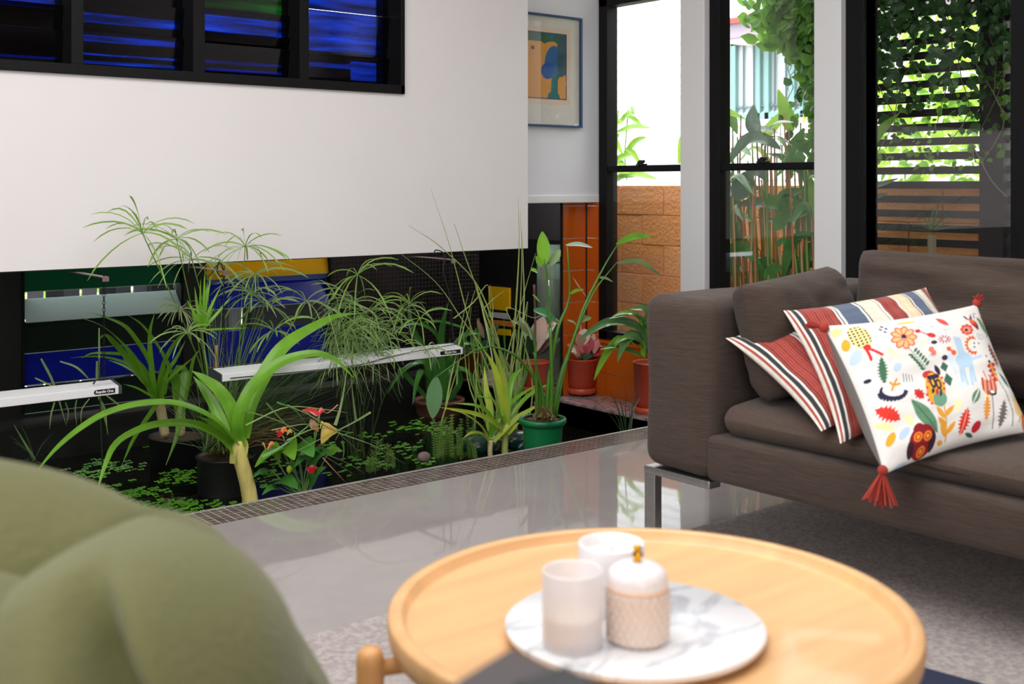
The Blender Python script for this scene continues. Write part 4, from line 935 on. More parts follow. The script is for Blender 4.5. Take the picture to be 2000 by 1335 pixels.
wax = mat('candle_wax', (238, 226, 210), .5); creamm = mat('white_ceramic', (238, 236, 238), .3, coat=.2); gold = mat('gold_knob', (220, 160, 40), .18, metal=1); glassr = mat('ribbed_glass', (240, 220, 206), .2, trans=.0)
addtransp(frost, .4); addtransp(glassr, .15)
wick = mat('wick', (60, 50, 44), .9)
def cup(name, label, px, ybase, R, H, outer, waxz, has_base=False):
    c = onZ(px, ybase, ez); c += FW*0
    t = thing(name, label, 'candle', (c.x, c.y, ez))
    MB().lathe([(R*.94, .0), (R*.985, .004), (R, .012), (R, H-.002), (R-.0015, H), (R-.0035, H-.002), (R-.0035, .012), (0, .010)], (c.x, c.y, ez), 40).build('glass_cup', outer, t, smooth=True)
    MB().lathe([(0, 0), (R*.94, 0)], (c.x, c.y, ez+.0005), 40).build('cup_base', outer, t)
    MB().lathe([(R-.004, .012), (R-.004, waxz), (R-.008, waxz+.0008), (0, waxz)], (c.x, c.y, ez), 40).build('wax', wax, t, smooth=True)
    MB().tube([(c.x, c.y, ez+waxz), (c.x+.001, c.y, ez+waxz+.010)], .0009, 6).build('wick', wick, t)
    return t, c
cup('candle_jar', 'frosted glass candle jar at the front left of the marble platter', 1118, 1260, .0393, .0985, frost, .040)
cup('candle_bowl', 'wider white candle bowl at the back of the marble platter', 1194, 1186, .0465, .092, creamm, .076)
R = .0385; c = onZ(1245, 1249, ez)
jar = thing('candle_jar', 'faceted pale pink candle jar with a domed lid and gold knob', 'candle', (c.x, c.y, ez))
mbj = MB(); nA = 72; prof = [(R*.85, 0), (R, .006)]+[(R, .006+.0035*i) for i in range(1, 18)]+[(R*.97, .068), (R*.97, .070)]
def rib(a, z):
    if z < .005 or z > .067: return 1
    return 1+.11*(abs(math.sin(a*11+z*170))*abs(math.sin(a*11-z*170)))
mbj.lathe(prof, (c.x, c.y, ez), nA*2, rib=rib); mbj.lathe([(0, .0005), (R*.85, .0005)], (c.x, c.y, ez), nA*2)
mbj.build('jar_body', glassr, jar, smooth=True)
MB().lathe([(R*.9, .004), (R*.9, .060), (0, .060)], (c.x, c.y, ez), 40).build('wax', wax, jar, smooth=True)
MB().lathe([(R*.97, .0685), (R*1.03, .0695), (R*1.03, .0725), (R*.97, .074)], (c.x, c.y, ez), 48).build('jar_band', mat('peach_band', (246, 206, 176), .35), jar, smooth=True)
lid = MB().lathe([(R*1.0, .073), (R*1.01, .082), (R*.96, .090), (R*.75, .097), (R*.4, .101), (R*.16, .102), (0, .102)], (c.x, c.y, ez), 64, rib=lambda a, z: 1+.012*math.cos(a*24) if z < .095 else 1).build('lid', mat('lid_glass', (242, 234, 234), .25, trans=.0), jar, smooth=True)
MB().lathe([(0, .101), (.006, .102), (.0045, .105), (.0065, .109), (.0068, .112), (.004, .1155), (.0055, .118), (.005, .122), (0, .124)], (c.x, c.y, ez), 20).build('knob', gold, lid, smooth=True)
for k in range(20):
    a = 2*PI*k/20; mbb = None
beads = MB()
for k in range(22): a = 2*PI*k/22; beads.ball((c.x+R*.86*math.cos(a), c.y+R*.86*math.sin(a), ez+.0045), .0042, n=8)
beads.build('beaded_foot', mat('bead_grey', (120, 116, 118), .2, trans=.3), jar, smooth=True)

# dark box close to the camera
bx_a = at(1000, 1256, .80); zt_ = bx_a.z
dk = thing('side_table', 'dark charcoal angular side table corner in front of the round table', 'table', (bx_a.x-.1, bx_a.y-.1, .01))
dm = mat('charcoal_vinyl', (66, 57, 57), .6, bump=.1, bscale=90); dm2 = mat('charcoal_side', (30, 30, 33), .6)
pl_ = onZ(862, 1340, zt_); pr_2 = onZ(1168, 1340, zt_); d1_ = (pl_-bx_a).normalized(); d2_ = (pr_2-bx_a).normalized()
def slab(name, pts, z0, z1, m, bev=.004):
    q = MB(); k = len(pts); q.add([(p.x, p.y, z0) for p in pts]+[(p.x, p.y, z1) for p in pts], [tuple(reversed(range(k))), tuple(range(k, 2*k))]+[(i, (i+1) % k, k+(i+1) % k, k+i) for i in range(k)]); return q.build(name, m, dk, bevel=bev, seg=3)
A_ = bx_a; w_ = .3
slab('top', [A_, A_+d1_*w_, A_+d1_*w_+d2_*w_, A_+d2_*w_], zt_-.03, zt_, dm, .006)
cc = A_+(d1_+d2_)*w_*.5
n2 = (d1_-d2_*d1_.dot(d2_)).normalized(); B_ = A_+d2_*.055
slab('edge_band', [B_, B_+n2*.042, B_+n2*.042+d2_*.24, B_+d2_*.24], zt_+.0002, zt_+.003, dm2, .001)
MB().box((cc.x-.03, cc.y-.03, .012), (cc.x+.03, cc.y+.03, zt_-.03)).build('pedestal', dm2, dk, bevel=.004)

# green chair
gm = mat('green_velvet', (104, 104, 68), .95, sheen=.15, var=.13, scale=3, bump=.25, bscale=120, spec=.1)
ch = thing('armchair', 'olive green velvet armchair seen from behind, blurred close to camera', 'chair', (-.1, 1.0, .01))
def blob(name, C, ax, r, pw, parent, m, disp=None, n=150):
    mb = MB(); vs = []; mm = n//2
    def sg(v, p): return math.copysign(abs(v)**p, v)
    for i in range(mm+1):
        th = PI*i/mm-PI/2
        for j in range(n):
            ph = 2*PI*j/n
            q = Vector((r[0]*sg(math.cos(th), pw)*sg(math.cos(ph), pw), r[1]*sg(math.cos(th), pw)*sg(math.sin(ph), pw), r[2]*sg(math.sin(th), pw)))
            p = C+ax[0]*q.x+ax[1]*q.y+ax[2]*q.z
            if disp: p += disp(p, q)
            vs.append(p)
    mb.add(vs, [(i*n+j, i*n+(j+1) % n, (i+1)*n+(j+1) % n, (i+1)*n+j) for i in range(mm) for j in range(n)])
    return mb.build(name, m, parent, smooth=True)
UP = Vector((0, 0, 1))
def C_(x, y, Z): return at(x, y, Z)
gA, gB = at(112, 1115, .9), at(262, 1335, .9); gN = (gB-gA).cross(FW).normalized(); gU = (gB-gA).normalized()
gC = (gA+gB)/2
def gd(p, q):
    v = Vector((0, 0, 1))*.008*noise.noise(p*6)+RT*.01*noise.noise(p*5+Vector((3, 1, 2)))
    s_ = (p-gA); d = s_.dot(gN)+.012*noise.noise(p*9); al = s_.dot(gU); g = min(1, max(0, al/.10+.25))
    v += FW*g*(.060*math.exp(-(d/.016)**2)-.012*math.exp(-((abs(d)-.045)/.022)**2))
    return v-Vector((0, 0, 1))*.006*math.sin(p.x*38+4*noise.noise(p*4))*max(0, .5+noise.noise(p*3))
blob('back_pad', C_(-150, 1500, 1.12), (RT, FW, UP), (.398, .20, .309), 1.12, ch, gm, gd)
blob('arm_pad', C_(262, 1452, 1.0), (RT, FW, UP), (.150, .19, .182), .95, ch, gm, gd)
blob('back_pad', C_(-120, 1560, .97), (RT, FW, UP), (.165, .16, .185), .9, ch, gm, gd)
blob('seat', C_(-100, 1800, 1.35), (RT, FW, UP), (.36, .36, .12), .6, ch, gm, gd)
sp_ = C_(-100, 1800, 1.3)
MB().tube([(sp_.x, sp_.y, .02), (sp_.x, sp_.y, .25)], .03, 16).build('pedestal', matte_black, ch)
MB().lathe([(0, .011), (.24, .011), (.24, .02), (.03, .035), (0, .035)], (sp_.x, sp_.y, 0), 32).build('base', matte_black, ch, smooth=True)

# framed print
FX0, FX1 = 3.905, onY(1131, 100, YPIC).x; FZ0, FZ1 = onY(1128, 250, YPIC).z, onY(1131, 37, YPIC).z
fr = thing('framed_print', 'blue framed abstract print in orange, teal and blue on the white wall', 'picture', (4.2, YPIC-.02, FZ0))
fm_ = mat('blue_frame', (40, 70, 110), .4); fw_ = .011
MB().box((FX0, YPIC-.03, FZ0), (FX1, YPIC-.001, FZ0+fw_)).build('frame_rail', fm_, fr); MB().box((FX0, YPIC-.03, FZ1-fw_), (FX1, YPIC-.001, FZ1)).build('frame_rail', fm_, fr)
MB().box((FX0, YPIC-.03, FZ0+fw_), (FX0+fw_, YPIC-.001, FZ1-fw_)).build('frame_stile', fm_, fr); MB().box((FX1-fw_, YPIC-.03, FZ0+fw_), (FX1, YPIC-.001, FZ1-fw_)).build('frame_stile', fm_, fr)
MB().box((FX0+fw_, YPIC-.012, FZ0+fw_), (FX1-fw_, YPIC-.006, FZ1-fw_)).build('mount', mat('mount_board', (216, 210, 200), .8), fr)
nu, nvv = 150, 150
AX0, AX1 = 3.95, onY(1104, 100, YPIC).x; AZ1, AZ0 = onY(1104, 68, YPIC).z, onY(1102, 196, YPIC).z
uu, vv = np.meshgrid(np.linspace(0, 1, nu+1), np.linspace(0, 1, nvv+1))
Xg = AX0+(AX1-AX0)*uu; Zg = AZ1+(AZ0-AZ1)*vv
sx = (Xg-onY(1033, 100, YPIC).x)/(AX1-onY(1033, 100, YPIC).x)*355+165; sy = vv*640+340   # crop coordinates of the study
Cg = np.tile(np.array(lin((52, 92, 84))), (nu+1, nvv+1, 1)).astype(float)
def E(cx, cy, rx, ry, c, a=0, cond=None):
    a = math.radians(a); dx, dy = sx-cx, sy-cy; X_ = dx*math.cos(a)+dy*math.sin(a); Y_ = -dx*math.sin(a)+dy*math.cos(a)
    m = (X_/rx)**2+(Y_/ry)**2 < 1
    if cond is not None: m &= cond
    Cg[m] = np.array(lin(c))
oc = (216, 152, 70)
E(190, 370, 200, 110, (44, 100, 116)); E(150, 420, 210, 90, (60, 96, 70)); E(160, 700, 250, 300, oc, 0, sy > 430); E(350, 470, 80, 40, oc, -20); E(60, 620, 160, 220, oc); E(260, 940, 120, 130, oc); E(490, 860, 70, 120, oc, 0, sx > 430)
E(380, 620, 78, 160, (50, 96, 150), 8); E(330, 710, 64, 78, (40, 84, 160)); E(395, 900, 30, 190, (30, 110, 110)); E(390, 960, 60, 60, (30, 110, 110)); E(187, 497, 18, 20, (50, 70, 60)); E(470, 560, 44, 200, (52, 80, 96))
Cg[(uu > .985) | (vv > .985) | (vv < .012)] = np.array(lin((60, 50, 90)))
Cg *= (1+.10*np.array([[noise.noise(Vector((i*.3, j*.3, 1))) for i in range(nu+1)] for j in range(nvv+1)]))[:, :, None]
pr = MB(); pr.add([(Xg[j, i], YPIC-.0125, Zg[j, i]) for j in range(nvv+1) for i in range(nu+1)], [(j*(nu+1)+i, (j+1)*(nu+1)+i, (j+1)*(nu+1)+i+1, j*(nu+1)+i+1) for j in range(nvv) for i in range(nu)])
po = pr.build('print', colmat('print_paint', .7), fr); A = np.ones(((nu+1)*(nvv+1), 4), dtype=np.float32); A[:, :3] = Cg.reshape(-1, 3)
po.data.color_attributes.new('Col', 'FLOAT_COLOR', 'POINT').data.foreach_set('color', A.ravel())
MB().box((AX0-.012, YPIC-.0122, AZ0-.03), (AX1+.028, YPIC-.0115, AZ1+.028)).build('print_margin', mat('print_paper', (222, 200, 178), .8), fr)
MB().box((FX0+fw_, YPIC-.022, FZ0+fw_), (FX1-fw_, YPIC-.02, FZ1-fw_)).build('glass', clear_glass, fr)
# canvas in the niche
cvp = thing('canvas', 'small yellow, black and orange canvas standing in the dark niche', 'painting', (XN-.02, 6.6, LZ))
def nx(x, y): return onX(x, y, XN-.02)
def quadY(name, x0, y0, x1, y1, m, sl=.14, d=0):
    a, b2, c2, e2_ = nx(x0, y0), nx(x1, y0+(x1-x0)*sl*.6), nx(x1, y1+(x1-x0)*sl), nx(x0, y1)
    mb = MB(); mb.add([(p.x-d, p.y, p.z) for p in (a, b2, c2, e2_)]+[(p.x-d+.012, p.y, p.z) for p in (a, b2, c2, e2_)], [(0, 1, 2, 3), (7, 6, 5, 4), (0, 4, 5, 1), (1, 5, 6, 2), (2, 6, 7, 3), (3, 7, 4, 0)]); return mb.build(name, m, cvp)
quadY('yellow_panel', 954, 559, 995, 602, mat('canvas_yellow', (255, 196, 6), .6, emis=None))
quadY('white_band', 954, 609, 994, 618, mat('canvas_white', (220, 218, 215), .6)); quadY('orange_band', 954, 624, 1003, 632, mat('canvas_orange', (236, 140, 50), .6), d=.002)
quadY('yellow_band', 954, 640, 996, 652, MATS['canvas_yellow']); quadY('black_band', 954, 652, 996, 700, matte_black)
quadY('black_disc', 993, 603, 1006, 616, matte_black, d=.006)
l2 = bpy.data.lights.new('niche_vase_fill', 'AREA'); l2.size = .15; l2.energy = 5; lo2 = bpy.data.objects.new('niche_vase_fill', l2); COL.objects.link(lo2); lo2.location = (4.36, 5.04, 1.45); lo2.rotation_euler = (Vector((4.58, 5.25, .3))-Vector(lo2.location)).to_track_quat('-Z', 'Y').to_euler()  # added lamp that brightens the vase in the niche
l = bpy.data.lights.new('niche_canvas_fill', 'AREA'); l.size = .4; l.energy = 11.0; lo = bpy.data.objects.new('niche_canvas_fill', l); COL.objects.link(lo); lo.location = (4.8, 5.6, 1.5); lo.rotation_euler = (Vector((XN, 6.5, .1))-Vector(lo.location)).to_track_quat('-Z', 'Y').to_euler()  # added lamp aimed to brighten the canvas

# ================================================================== LIGHT STRIPS
alu = mat('white_aluminium', (236, 236, 236), .3); endc = mat('grey_end_cap', (70, 74, 76), .4)
YS = 4.25; zf0, zf1, zk = .224, .254, .266
labm = mat('label_black', (18, 18, 20), .4); labt = mat('label_white', (240, 240, 240), .5)
def strip(label, x0, x1, chains):
    t = thing('light_fixture', label, 'lamp', ((x0+x1)/2, YS+.05, zf0), 'hanging pond lights')
    pr_ = [(YS, zf0), (YS, zf1), (YS+.085, zk), (YS+.115, zk-.006), (YS+.115, zf0)]
    def pris(a, b, nm, m, s=1.0):
        mb = MB(); c = Vector((0, YS+.057, (zf0+zk)/2)); n_ = len(pr_)
        for X in (a, b): mb.v += [Vector((X, c.y+(y-c.y)*s, c.z+(z-c.z)*s)) for y, z in pr_]
        mb.f = [tuple(range(n_)), tuple(reversed(range(n_, 2*n_)))]+[(i, n_+i, n_+(i+1) % n_, (i+1) % n_) for i in range(n_)]; mb.m = [0]*len(mb.f)
        return mb.build(nm, m, t, bevel=.0015)
    pris(x0+.006, x1-.012, 'housing', alu); pris(x0, x0+.006, 'end_cap', endc, 1.03); pris(x1-.012, x1, 'end_cap', endc, 1.04)
    MB().box((x0+.03, YS+.02, zf0-.004), (x1-.03, YS+.095, zf0+.001)).build('diffuser', mat('diffuser', (225, 230, 232), .2), t)
    # badge
    bx1 = x1-.026; bw_ = .115 if x1 > 2.5 else .078; zc = (zf0+zf1)/2
    mb = MB(); r_ = .0085
    pts_ = [(bx1, zc-r_), (bx1, zc+r_), (bx1-bw_+r_, zc+r_)]+[(bx1-bw_+r_-r_*math.sin(a), zc+r_*math.cos(a)) for a in [PI*k/8 for k in range(1, 8)]]+[(bx1-bw_+r_, zc-r_)]
    mb.add([(x, YS-.0015, z) for x, z in pts_]+[(x, YS-.0001, z) for x, z in pts_], [tuple(range(len(pts_))), tuple(reversed(range(len(pts_), 2*len(pts_))))]+[(i, len(pts_)+i, len(pts_)+(i+1) % len(pts_), (i+1) % len(pts_)) for i in range(len(pts_))])
    bdg = mb.build('badge', labm, t)
    cu = bpy.data.curves.new('lettering', 'FONT'); cu.body = 'Reptile One'; cu.size = .0135; cu.extrude = .0002; cu.align_x = 'CENTER'; cu.align_y = 'CENTER'; cu.materials.append(labt)
    cu.offset = .0003
    tmp = bpy.data.objects.new('tmp', cu); COL.objects.link(tmp); bpy.context.view_layer.update()
    me_ = bpy.data.meshes.new_from_object(tmp.evaluated_get(bpy.context.evaluated_depsgraph_get())); bpy.data.objects.remove(tmp); me_.name = 'lettering'
    to = bpy.data.objects.new('lettering', me_); COL.objects.link(to); to.parent = bdg; to.rotation_euler = (PI/2, 0, 0); to.location = Vector((bx1-bw_/2, YS-.002, zc))-Vector(bdg['_w'])
    for X in chains:
        mb = MB(); z = zk; k = 0
        while z < PB-.015:
            c = Vector((X, YS+.06, z+.012)); pts_ = []
            for a in range(9):
                an = 2*PI*a/8; q = Vector((.0045*math.cos(an), 0, .0085*math.sin(an)));  q = q if k % 2 else Vector((0, q.x, q.z)); pts_.append(c+q)
            mb.tube(pts_, .0014, 5, cap=False); z += .0135; k += 1
        mb.build('chain', black_frame, t, smooth=True)
    return t
xs1 = onY(238, 760, YS).x; xs2a, xs2b = onY(431, 720, YS).x, onY(908, 680, YS).x
c1 = onY(203, 600, YS+.06).x; c2 = onY(437, 600, YS+.06).x; c3 = onY(881, 600, YS+.06).x
strip('white pond light hanging at the far left on a chain, end showing a badge', xs1-1.2, xs1, [c1, xs1-1.1])
strip('long white pond light hanging behind the grasses on two chains', xs2a, xs2b, [c2, c3])
bk_l = {0: 'small metal bracket under the panel holding the left pond light chain', 1: 'small metal bracket under the panel above the tangled black cord', 2: 'small metal bracket under the right end of the panel'}
for i, X in enumerate((c1, c2, c3)):
    mb = MB(); mb.box((X-.012, YS+.04, PB-.018), (X+.012, YP+.06, PB-.014)); mb.box((X-.012, YS+.04, PB-.018), (X+.012, YS+.044, PB-.032))
    tag(mb.build('bracket', mat('bracket_steel', (150, 130, 126), .4, metal=.6), origin=(X, YS+.05, PB-.03)), bk_l[i], 'bracket', 'light brackets')
cord = mat('black_cord', (30, 29, 30), .5)
def cordo(label, pts, Y, r=.003, group=None):
    tag(MB().tube(spline([onY(x, y, Y) for x, y in pts], 40), r, 6).build('cord', cord, smooth=True, origin=onY(*pts[0], Y)), label, 'cord', group)
cordo('black cord drooping beside the right chain of the long light', [(847, 496), (852, 488), (868, 497), (866, 530), (874, 560), (880, 590), (884, 640), (886, 664)], YS+.09)
cordo('coiled black cord hanging in front of the yellow louvre blade', [(398, 545), (412, 535), (422, 520), (432, 515), (436, 535), (428, 538), (424, 524), (430, 506)], YS+.12)
cordo('thin black cord lying along the top of the long light', [(890, 672), (780, 692), (700, 712), (600, 724), (450, 738)], YS-.003, .0018)
cordo('short black cord looping over the left light', [(182, 750), (188, 742), (200, 739), (230, 737), (262, 730)], YS+.02, .003)

# ================================================================== PLANTS
G = dict(strap=leafmat('strap_leaf', (124, 184, 52), .35, .28, .25), strapy=leafmat('strap_leaf_yellow', (184, 208, 70), .4, .3, .2), deep=leafmat('deep_leaf', (74, 140, 58), .25, .25, .25),
         pap=leafmat('papyrus_leaf', (128, 156, 98), .3, .4, .3), papb=leafmat('papyrus_bright', (132, 172, 78), .35, .35, .25), rush=leafmat('rush_blade', (158, 178, 104), .2, .4, .25), dark=leafmat('dark_blade', (44, 66, 40), .15, .4, .3))
soil = mat('soil', (96, 70, 50), .95, var=.5, scale=60, bump=1, bscale=90); stemc = mat('pale_stem', (206, 190, 140), .55, var=.15, scale=10)
def pot(name, label, c, z0, rt, rb, h, m, cat='pot', group=None, rim=.004, rimh=.01, ribs=None, saucer=False, feet=False, kind=None, parent=None, soilz=.02):
    t = thing(name, label, cat, (c.x, c.y, z0), group) if parent is None else parent
    f = z0+(.012 if feet else 0)
    MB().lathe([(0, 0), (rb*.9, 0), (rb, .006), (rt, h-rimh), (rt+rim, h-rimh+.002), (rt+rim, h-.002), (rt+rim-.002, h), (rt-.003, h), (rt-.005, h-.004), (rt-.007, h-soilz-.01), (0, h-soilz-.01)], (c.x, c.y, f), 96 if ribs else 40, rib=ribs).build('pot_body', m, t, smooth=True)
    MB().lathe([(rt-.006, h-soilz), (rt*.5, h-soilz+.005), (0, h-soilz+.003)], (c.x, c.y, f), 24).build('soil', soil, t, smooth=True)
    if saucer: MB().lathe([(0, .0), (rb+.004, .0), (rb+.011, .008), (rb+.013, .034), (rb+.010, .035), (rb+.006, .012)], (c.x, c.y, f-.001), 40).build('saucer', m, t, smooth=True)
    if feet:
        for k in range(4): a = k*PI/2+.6; MB().lathe([(0, 0), (.008, 0), (.013, .013), (0, .013)], (c.x+rb*.62*math.cos(a), c.y+rb*.62*math.sin(a), z0), 12).build('foot', m, t, smooth=True)
    return t
def pY(par, pts, Y, w, m, name='leaf', prof='strap', dY=0, up=None, fold=.35, n=14, cols=2): return pleaf(par, pts, Y, w, m, name, 'Y', prof, up, fold, n, dY, cols)
def stemY(par, pts, Y, r, m, name='stem', dY=0, n=8):
    P = [onY(x, y, Y+dY*i/max(1, len(pts)-1)) for i, (x, y) in enumerate(pts)]
    return MB().tube(spline(P, 12), [r[0]+(r[1]-r[0])*i/12 for i in range(13)] if isinstance(r, tuple) else r, n).build(name, m, par, smooth=True)
def umbel(par, c, n, L, w, m, seed, tilt=.0, droop=.9, up0=.35, name='umbel', lo=0, hi=2*PI):
    r = random.Random(seed); mb = MB(); 
    for k in range(n):
        a = lo+(hi-lo)*(k+r.uniform(-.3, .3))/n; l = L*r.uniform(.65, 1.15)
        h = Vector((math.cos(a), math.sin(a), 0)); z = up0*r.uniform(-.8, 2.4)
        pts = []; p = Vector(c); d = (h+Vector((0, 0, z+tilt*h.dot(RT)))).normalized()
        for i in range(7): pts.append(p.copy()); p = p+d*l/6; d = (d+Vector((0, 0, -droop*.22*r.uniform(.6, 1.4)))).normalized()
        ww = w*r.uniform(.6, 1.2)
        mb.ribbon(pts, [ww*(.35+.65*min(1, i/2.5))*(1 if i < 6 else .2) for i in range(7)], jit(CAMUP, .4), .3, cols=2)
    mb.ball(c, w*.7, n=6)
    return mb.build(name, m, par, smooth=True)
bp_ = mat('black_plastic', (24, 24, 25), .5)
terra = mat('red_ceramic', (200, 76, 48), .42, coat=.15)
# --- papyrus in black pot
pc = onZ(428, 972, WZ); pc += FW*.11
pap = thing('potted_papyrus', 'umbrella papyrus in a round black plastic pot standing in the pond', 'plant', (pc.x, pc.y, -.75))
Zp = depth(pc); rt = 55*Zp/FPX; topz = at(428, 888, Zp).z
MB().lathe([(0, -.72), (rt*.86, -.72), (rt*.95, WZ-.02), (rt, topz-.012), (rt+.004, topz-.008), (rt+.004, topz), (rt-.003, topz), (rt-.006, topz-.02), (0, topz-.02)], (pc.x, pc.y, 0), 48).build('pot_body', bp_, pap, smooth=True)
MB().lathe([(rt-.006, topz-.012), (rt*.5, topz-.004), (0, topz-.006)], (pc.x, pc.y, 0), 24).build('soil', soil, pap, smooth=True)
YPp = pc.y
ums = [(278, 455, 14, .20, 4.35), (345, 467, 9, .16, 4.4), (375, 507, 12, .19, 4.45), (479, 481, 14, .17, 4.4), (498, 536, 14, .16, 4.4), (492, 574, 15, .14, 4.45), (517, 594, 12, .14, 4.5), (598, 588, 9, .15, 4.45), (535, 646, 12, .13, 4.45), (366, 650, 12, .12, 4.3)]
for k, (x, y, n_, L, Y) in enumerate(ums):
    c = onY(x, y, Y); umbel(pap, c, n_+4, L*1.3, .0072, G['papb'] if k in (0, 1, 3, 8) else G['pap'], 100+k, up0=.55 if k in (0, 3) else .4, droop=1.0)
    b0 = Vector((pc.x+rnd.uniform(-.05, .05), pc.y+rnd.uniform(-.05, .05), topz-.01)); mid = b0.lerp(c, .5)+Vector((0, 0, .06))
    MB().tube(spline([b0, mid, c], 10), .0022, 6).build('stem', G['papb'], pap, smooth=True)
umbel(pap, onY(352, 604, 4.4), 40, .13, .004, leafmat('dry_leaf', (128, 142, 96), .2, .5, .2), 150, droop=1.1, tilt=-.4)
stemY(pap, [(424, 885), (423, 780), (422, 674)], YPp-.06, .0075, mat('bamboo_stake', (190, 140, 96), .6, var=.15, scale=30), 'stake')
# upright tuft
for (x, y) in ((392, 545), (400, 530), (412, 540), (380, 560), (432, 558), (452, 578), (365, 585), (405, 550), (418, 600), (375, 612), (484, 640)):
    pY(pap, [(394, 645), ((394+x)/2+rnd.uniform(-2, 2), (645+y)/2), (x, y)], 4.35, 7, G['strap'], prof='strap', n=8)
stemY(pap, [(430, 880), (410, 760), (394, 645)], 4.4, .004, G['papb'])
# fans of fine blades
def fan(par, n, src, tgt, Y, w, m, seed, name='fine_blades', bow=10):
    r = random.Random(seed); mb = MB()
    for _ in range(n):
        x0, y0 = src(r); x1, y1 = tgt(r); Y0 = Y+r.uniform(-.12, .12); Y1 = Y+r.uniform(-.35, .25)
        a, b2 = onY(x0, y0, Y0), onY(x1, y1, Y1); mm = (a+b2)/2+Vector((0, 0, r.uniform(.2, 1)*bow/450))
        L = spline([a, mm, b2], 7); ww = w*r.uniform(.5, 1.3)
        mb.ribbon(L, [ww*(1-.75*i/7) for i in range(8)], jit(CAMUP, .5), .2, cols=1)
    o = mb.build(name, m, par, smooth=True); o['kind'] = 'stuff'; return o
fan(pap, 190, lambda r: (r.uniform(395, 462), r.uniform(872, 884)), lambda r: (r.uniform(480, 700), r.uniform(640, 830)), YPp-.02, .0042, leafmat('fine_dark', (58, 88, 44), .2, .45, .35), 21, bow=22)
fan(pap, 70, lambda r: (r.uniform(395, 462), r.uniform(872, 884)), lambda r: (r.uniform(380, 520), r.uniform(560, 760)), YPp-.02, .005, G['pap'], 22)
fan(pap, 60, lambda r: (r.uniform(400, 460), r.uniform(872, 884)), lambda r: (r.uniform(470, 640), r.uniform(790, 880)), YPp-.03, .0045, leafmat('fine_dry', (150, 122, 78), .2, .5, .3), 23, bow=26)
fan(pap, 40, lambda r: (r.uniform(395, 440), r.uniform(872, 884)), lambda r: (r.uniform(290, 400), r.uniform(700, 860)), YPp-.02, .0035, leafmat('fine_dark', (58, 88, 44)), 24)
fan(pap, 46, lambda r: (r.uniform(400, 450), r.uniform(875, 886)), lambda r: (r.uniform(400, 450), r.uniform(760, 840)), YPp-.04, .008, leafmat('reed_stem', (112, 122, 62), .15, .5, .3), 25, bow=0)
# --- second papyrus mass
pb = onY(700, 900, 4.95); pb.z = WZ-.2
pap2 = thing('papyrus', 'tangled papyrus clump arching over the long white light', 'plant', pb)
um2 = [(698, 536, 12, .21, 4.5), (688, 592, 14, .18, 4.5), (662, 596, 12, .16, 4.5), (716, 610, 14, .18, 4.5), (718, 645, 22, .16, 4.5), (690, 655, 26, .15, 4.45), (668, 640, 20, .15, 4.5), (740, 672, 22, .16, 4.5), (700, 690, 20, .14, 4.5), (800, 592, 9, .15, 4.5), (785, 610, 8, .12, 4.5), (834, 684, 9, .1, 4.35), (820, 622, 7, .12, 4.4), (655, 700, 16, .13, 4.4), (730, 700, 14, .13, 4.4), (752, 640, 10, .17, 4.5)]
for k, (x, y, n_, L, Y) in enumerate(um2):
    c = onY(x, y, Y-.12); umbel(pap2, c, n_+3, L*1.2, .0062, G['pap'] if k % 3 else G['papb'], 200+k, up0=.6, droop=1.2)
    b0 = pb+Vector((rnd.uniform(-.06, .06), rnd.uniform(-.06, .06), 0)); mid = b0.lerp(c, .55)+Vector((-.05, 0, .12))
    MB().tube(spline([b0, mid, c], 10), .0018, 5).build('stem', G['pap'], pap2, smooth=True)
fan(pap2, 120, lambda r: (r.uniform(640, 760), r.uniform(600, 700)), lambda r: (r.uniform(600, 790), r.uniform(640, 790)), 4.32, .0036, G['pap'], 31, bow=14)
# star umbels low left
sp2 = thing('papyrus_shoot', 'single dark star-shaped papyrus shoot at the left pond kerb', 'plant', onY(68, 900, 4.9))
umbel(sp2, onY(68, 899, 4.8), 12, .16, .006, G['dark'], 300, up0=.9, droop=.6); pY(sp2, [(68, 899), (50, 868), (27, 829)], 4.8, 7, G['pap'], prof='blade')
MB().tube([onY(68, 899, 4.8), Vector((onY(68, 899, 4.8).x, 4.85, WZ-.1))], .003, 6).build('stem', G['dark'], sp2)
# drooping papyrus behind left light
p3 = thing('papyrus_frond', 'drooping papyrus fronds below and behind the left light', 'plant', onY(190, 800, 4.6))
c3_ = onY(195, 735, 4.6)
for (pts, w) in [([(190, 705), (192, 760), (212, 848)], 6), ([(80, 700), (105, 750), (130, 832)], 5), ([(117, 706), (150, 718), (176, 742)], 6), ([(192, 775), (205, 800), (210, 850)], 4), ([(107, 785), (100, 810), (97, 838)], 4), ([(175, 778), (160, 800), (158, 830)], 3), ([(205, 770), (225, 785), (240, 797)], 4), ([(68, 738), (90, 748), (110, 757)], 4), ([(150, 780), (147, 800), (150, 832)], 3), ([(128, 785), (134, 805), (130, 828)], 3), ([(194, 640), (194, 700), (192, 745)], 4)]:
    pY(p3, pts, 4.6, w, G['pap'], prof='strap', n=8)
stemY(p3, [(194, 700), (196, 800), (200, 905)], 4.6, .003, G['dark'])
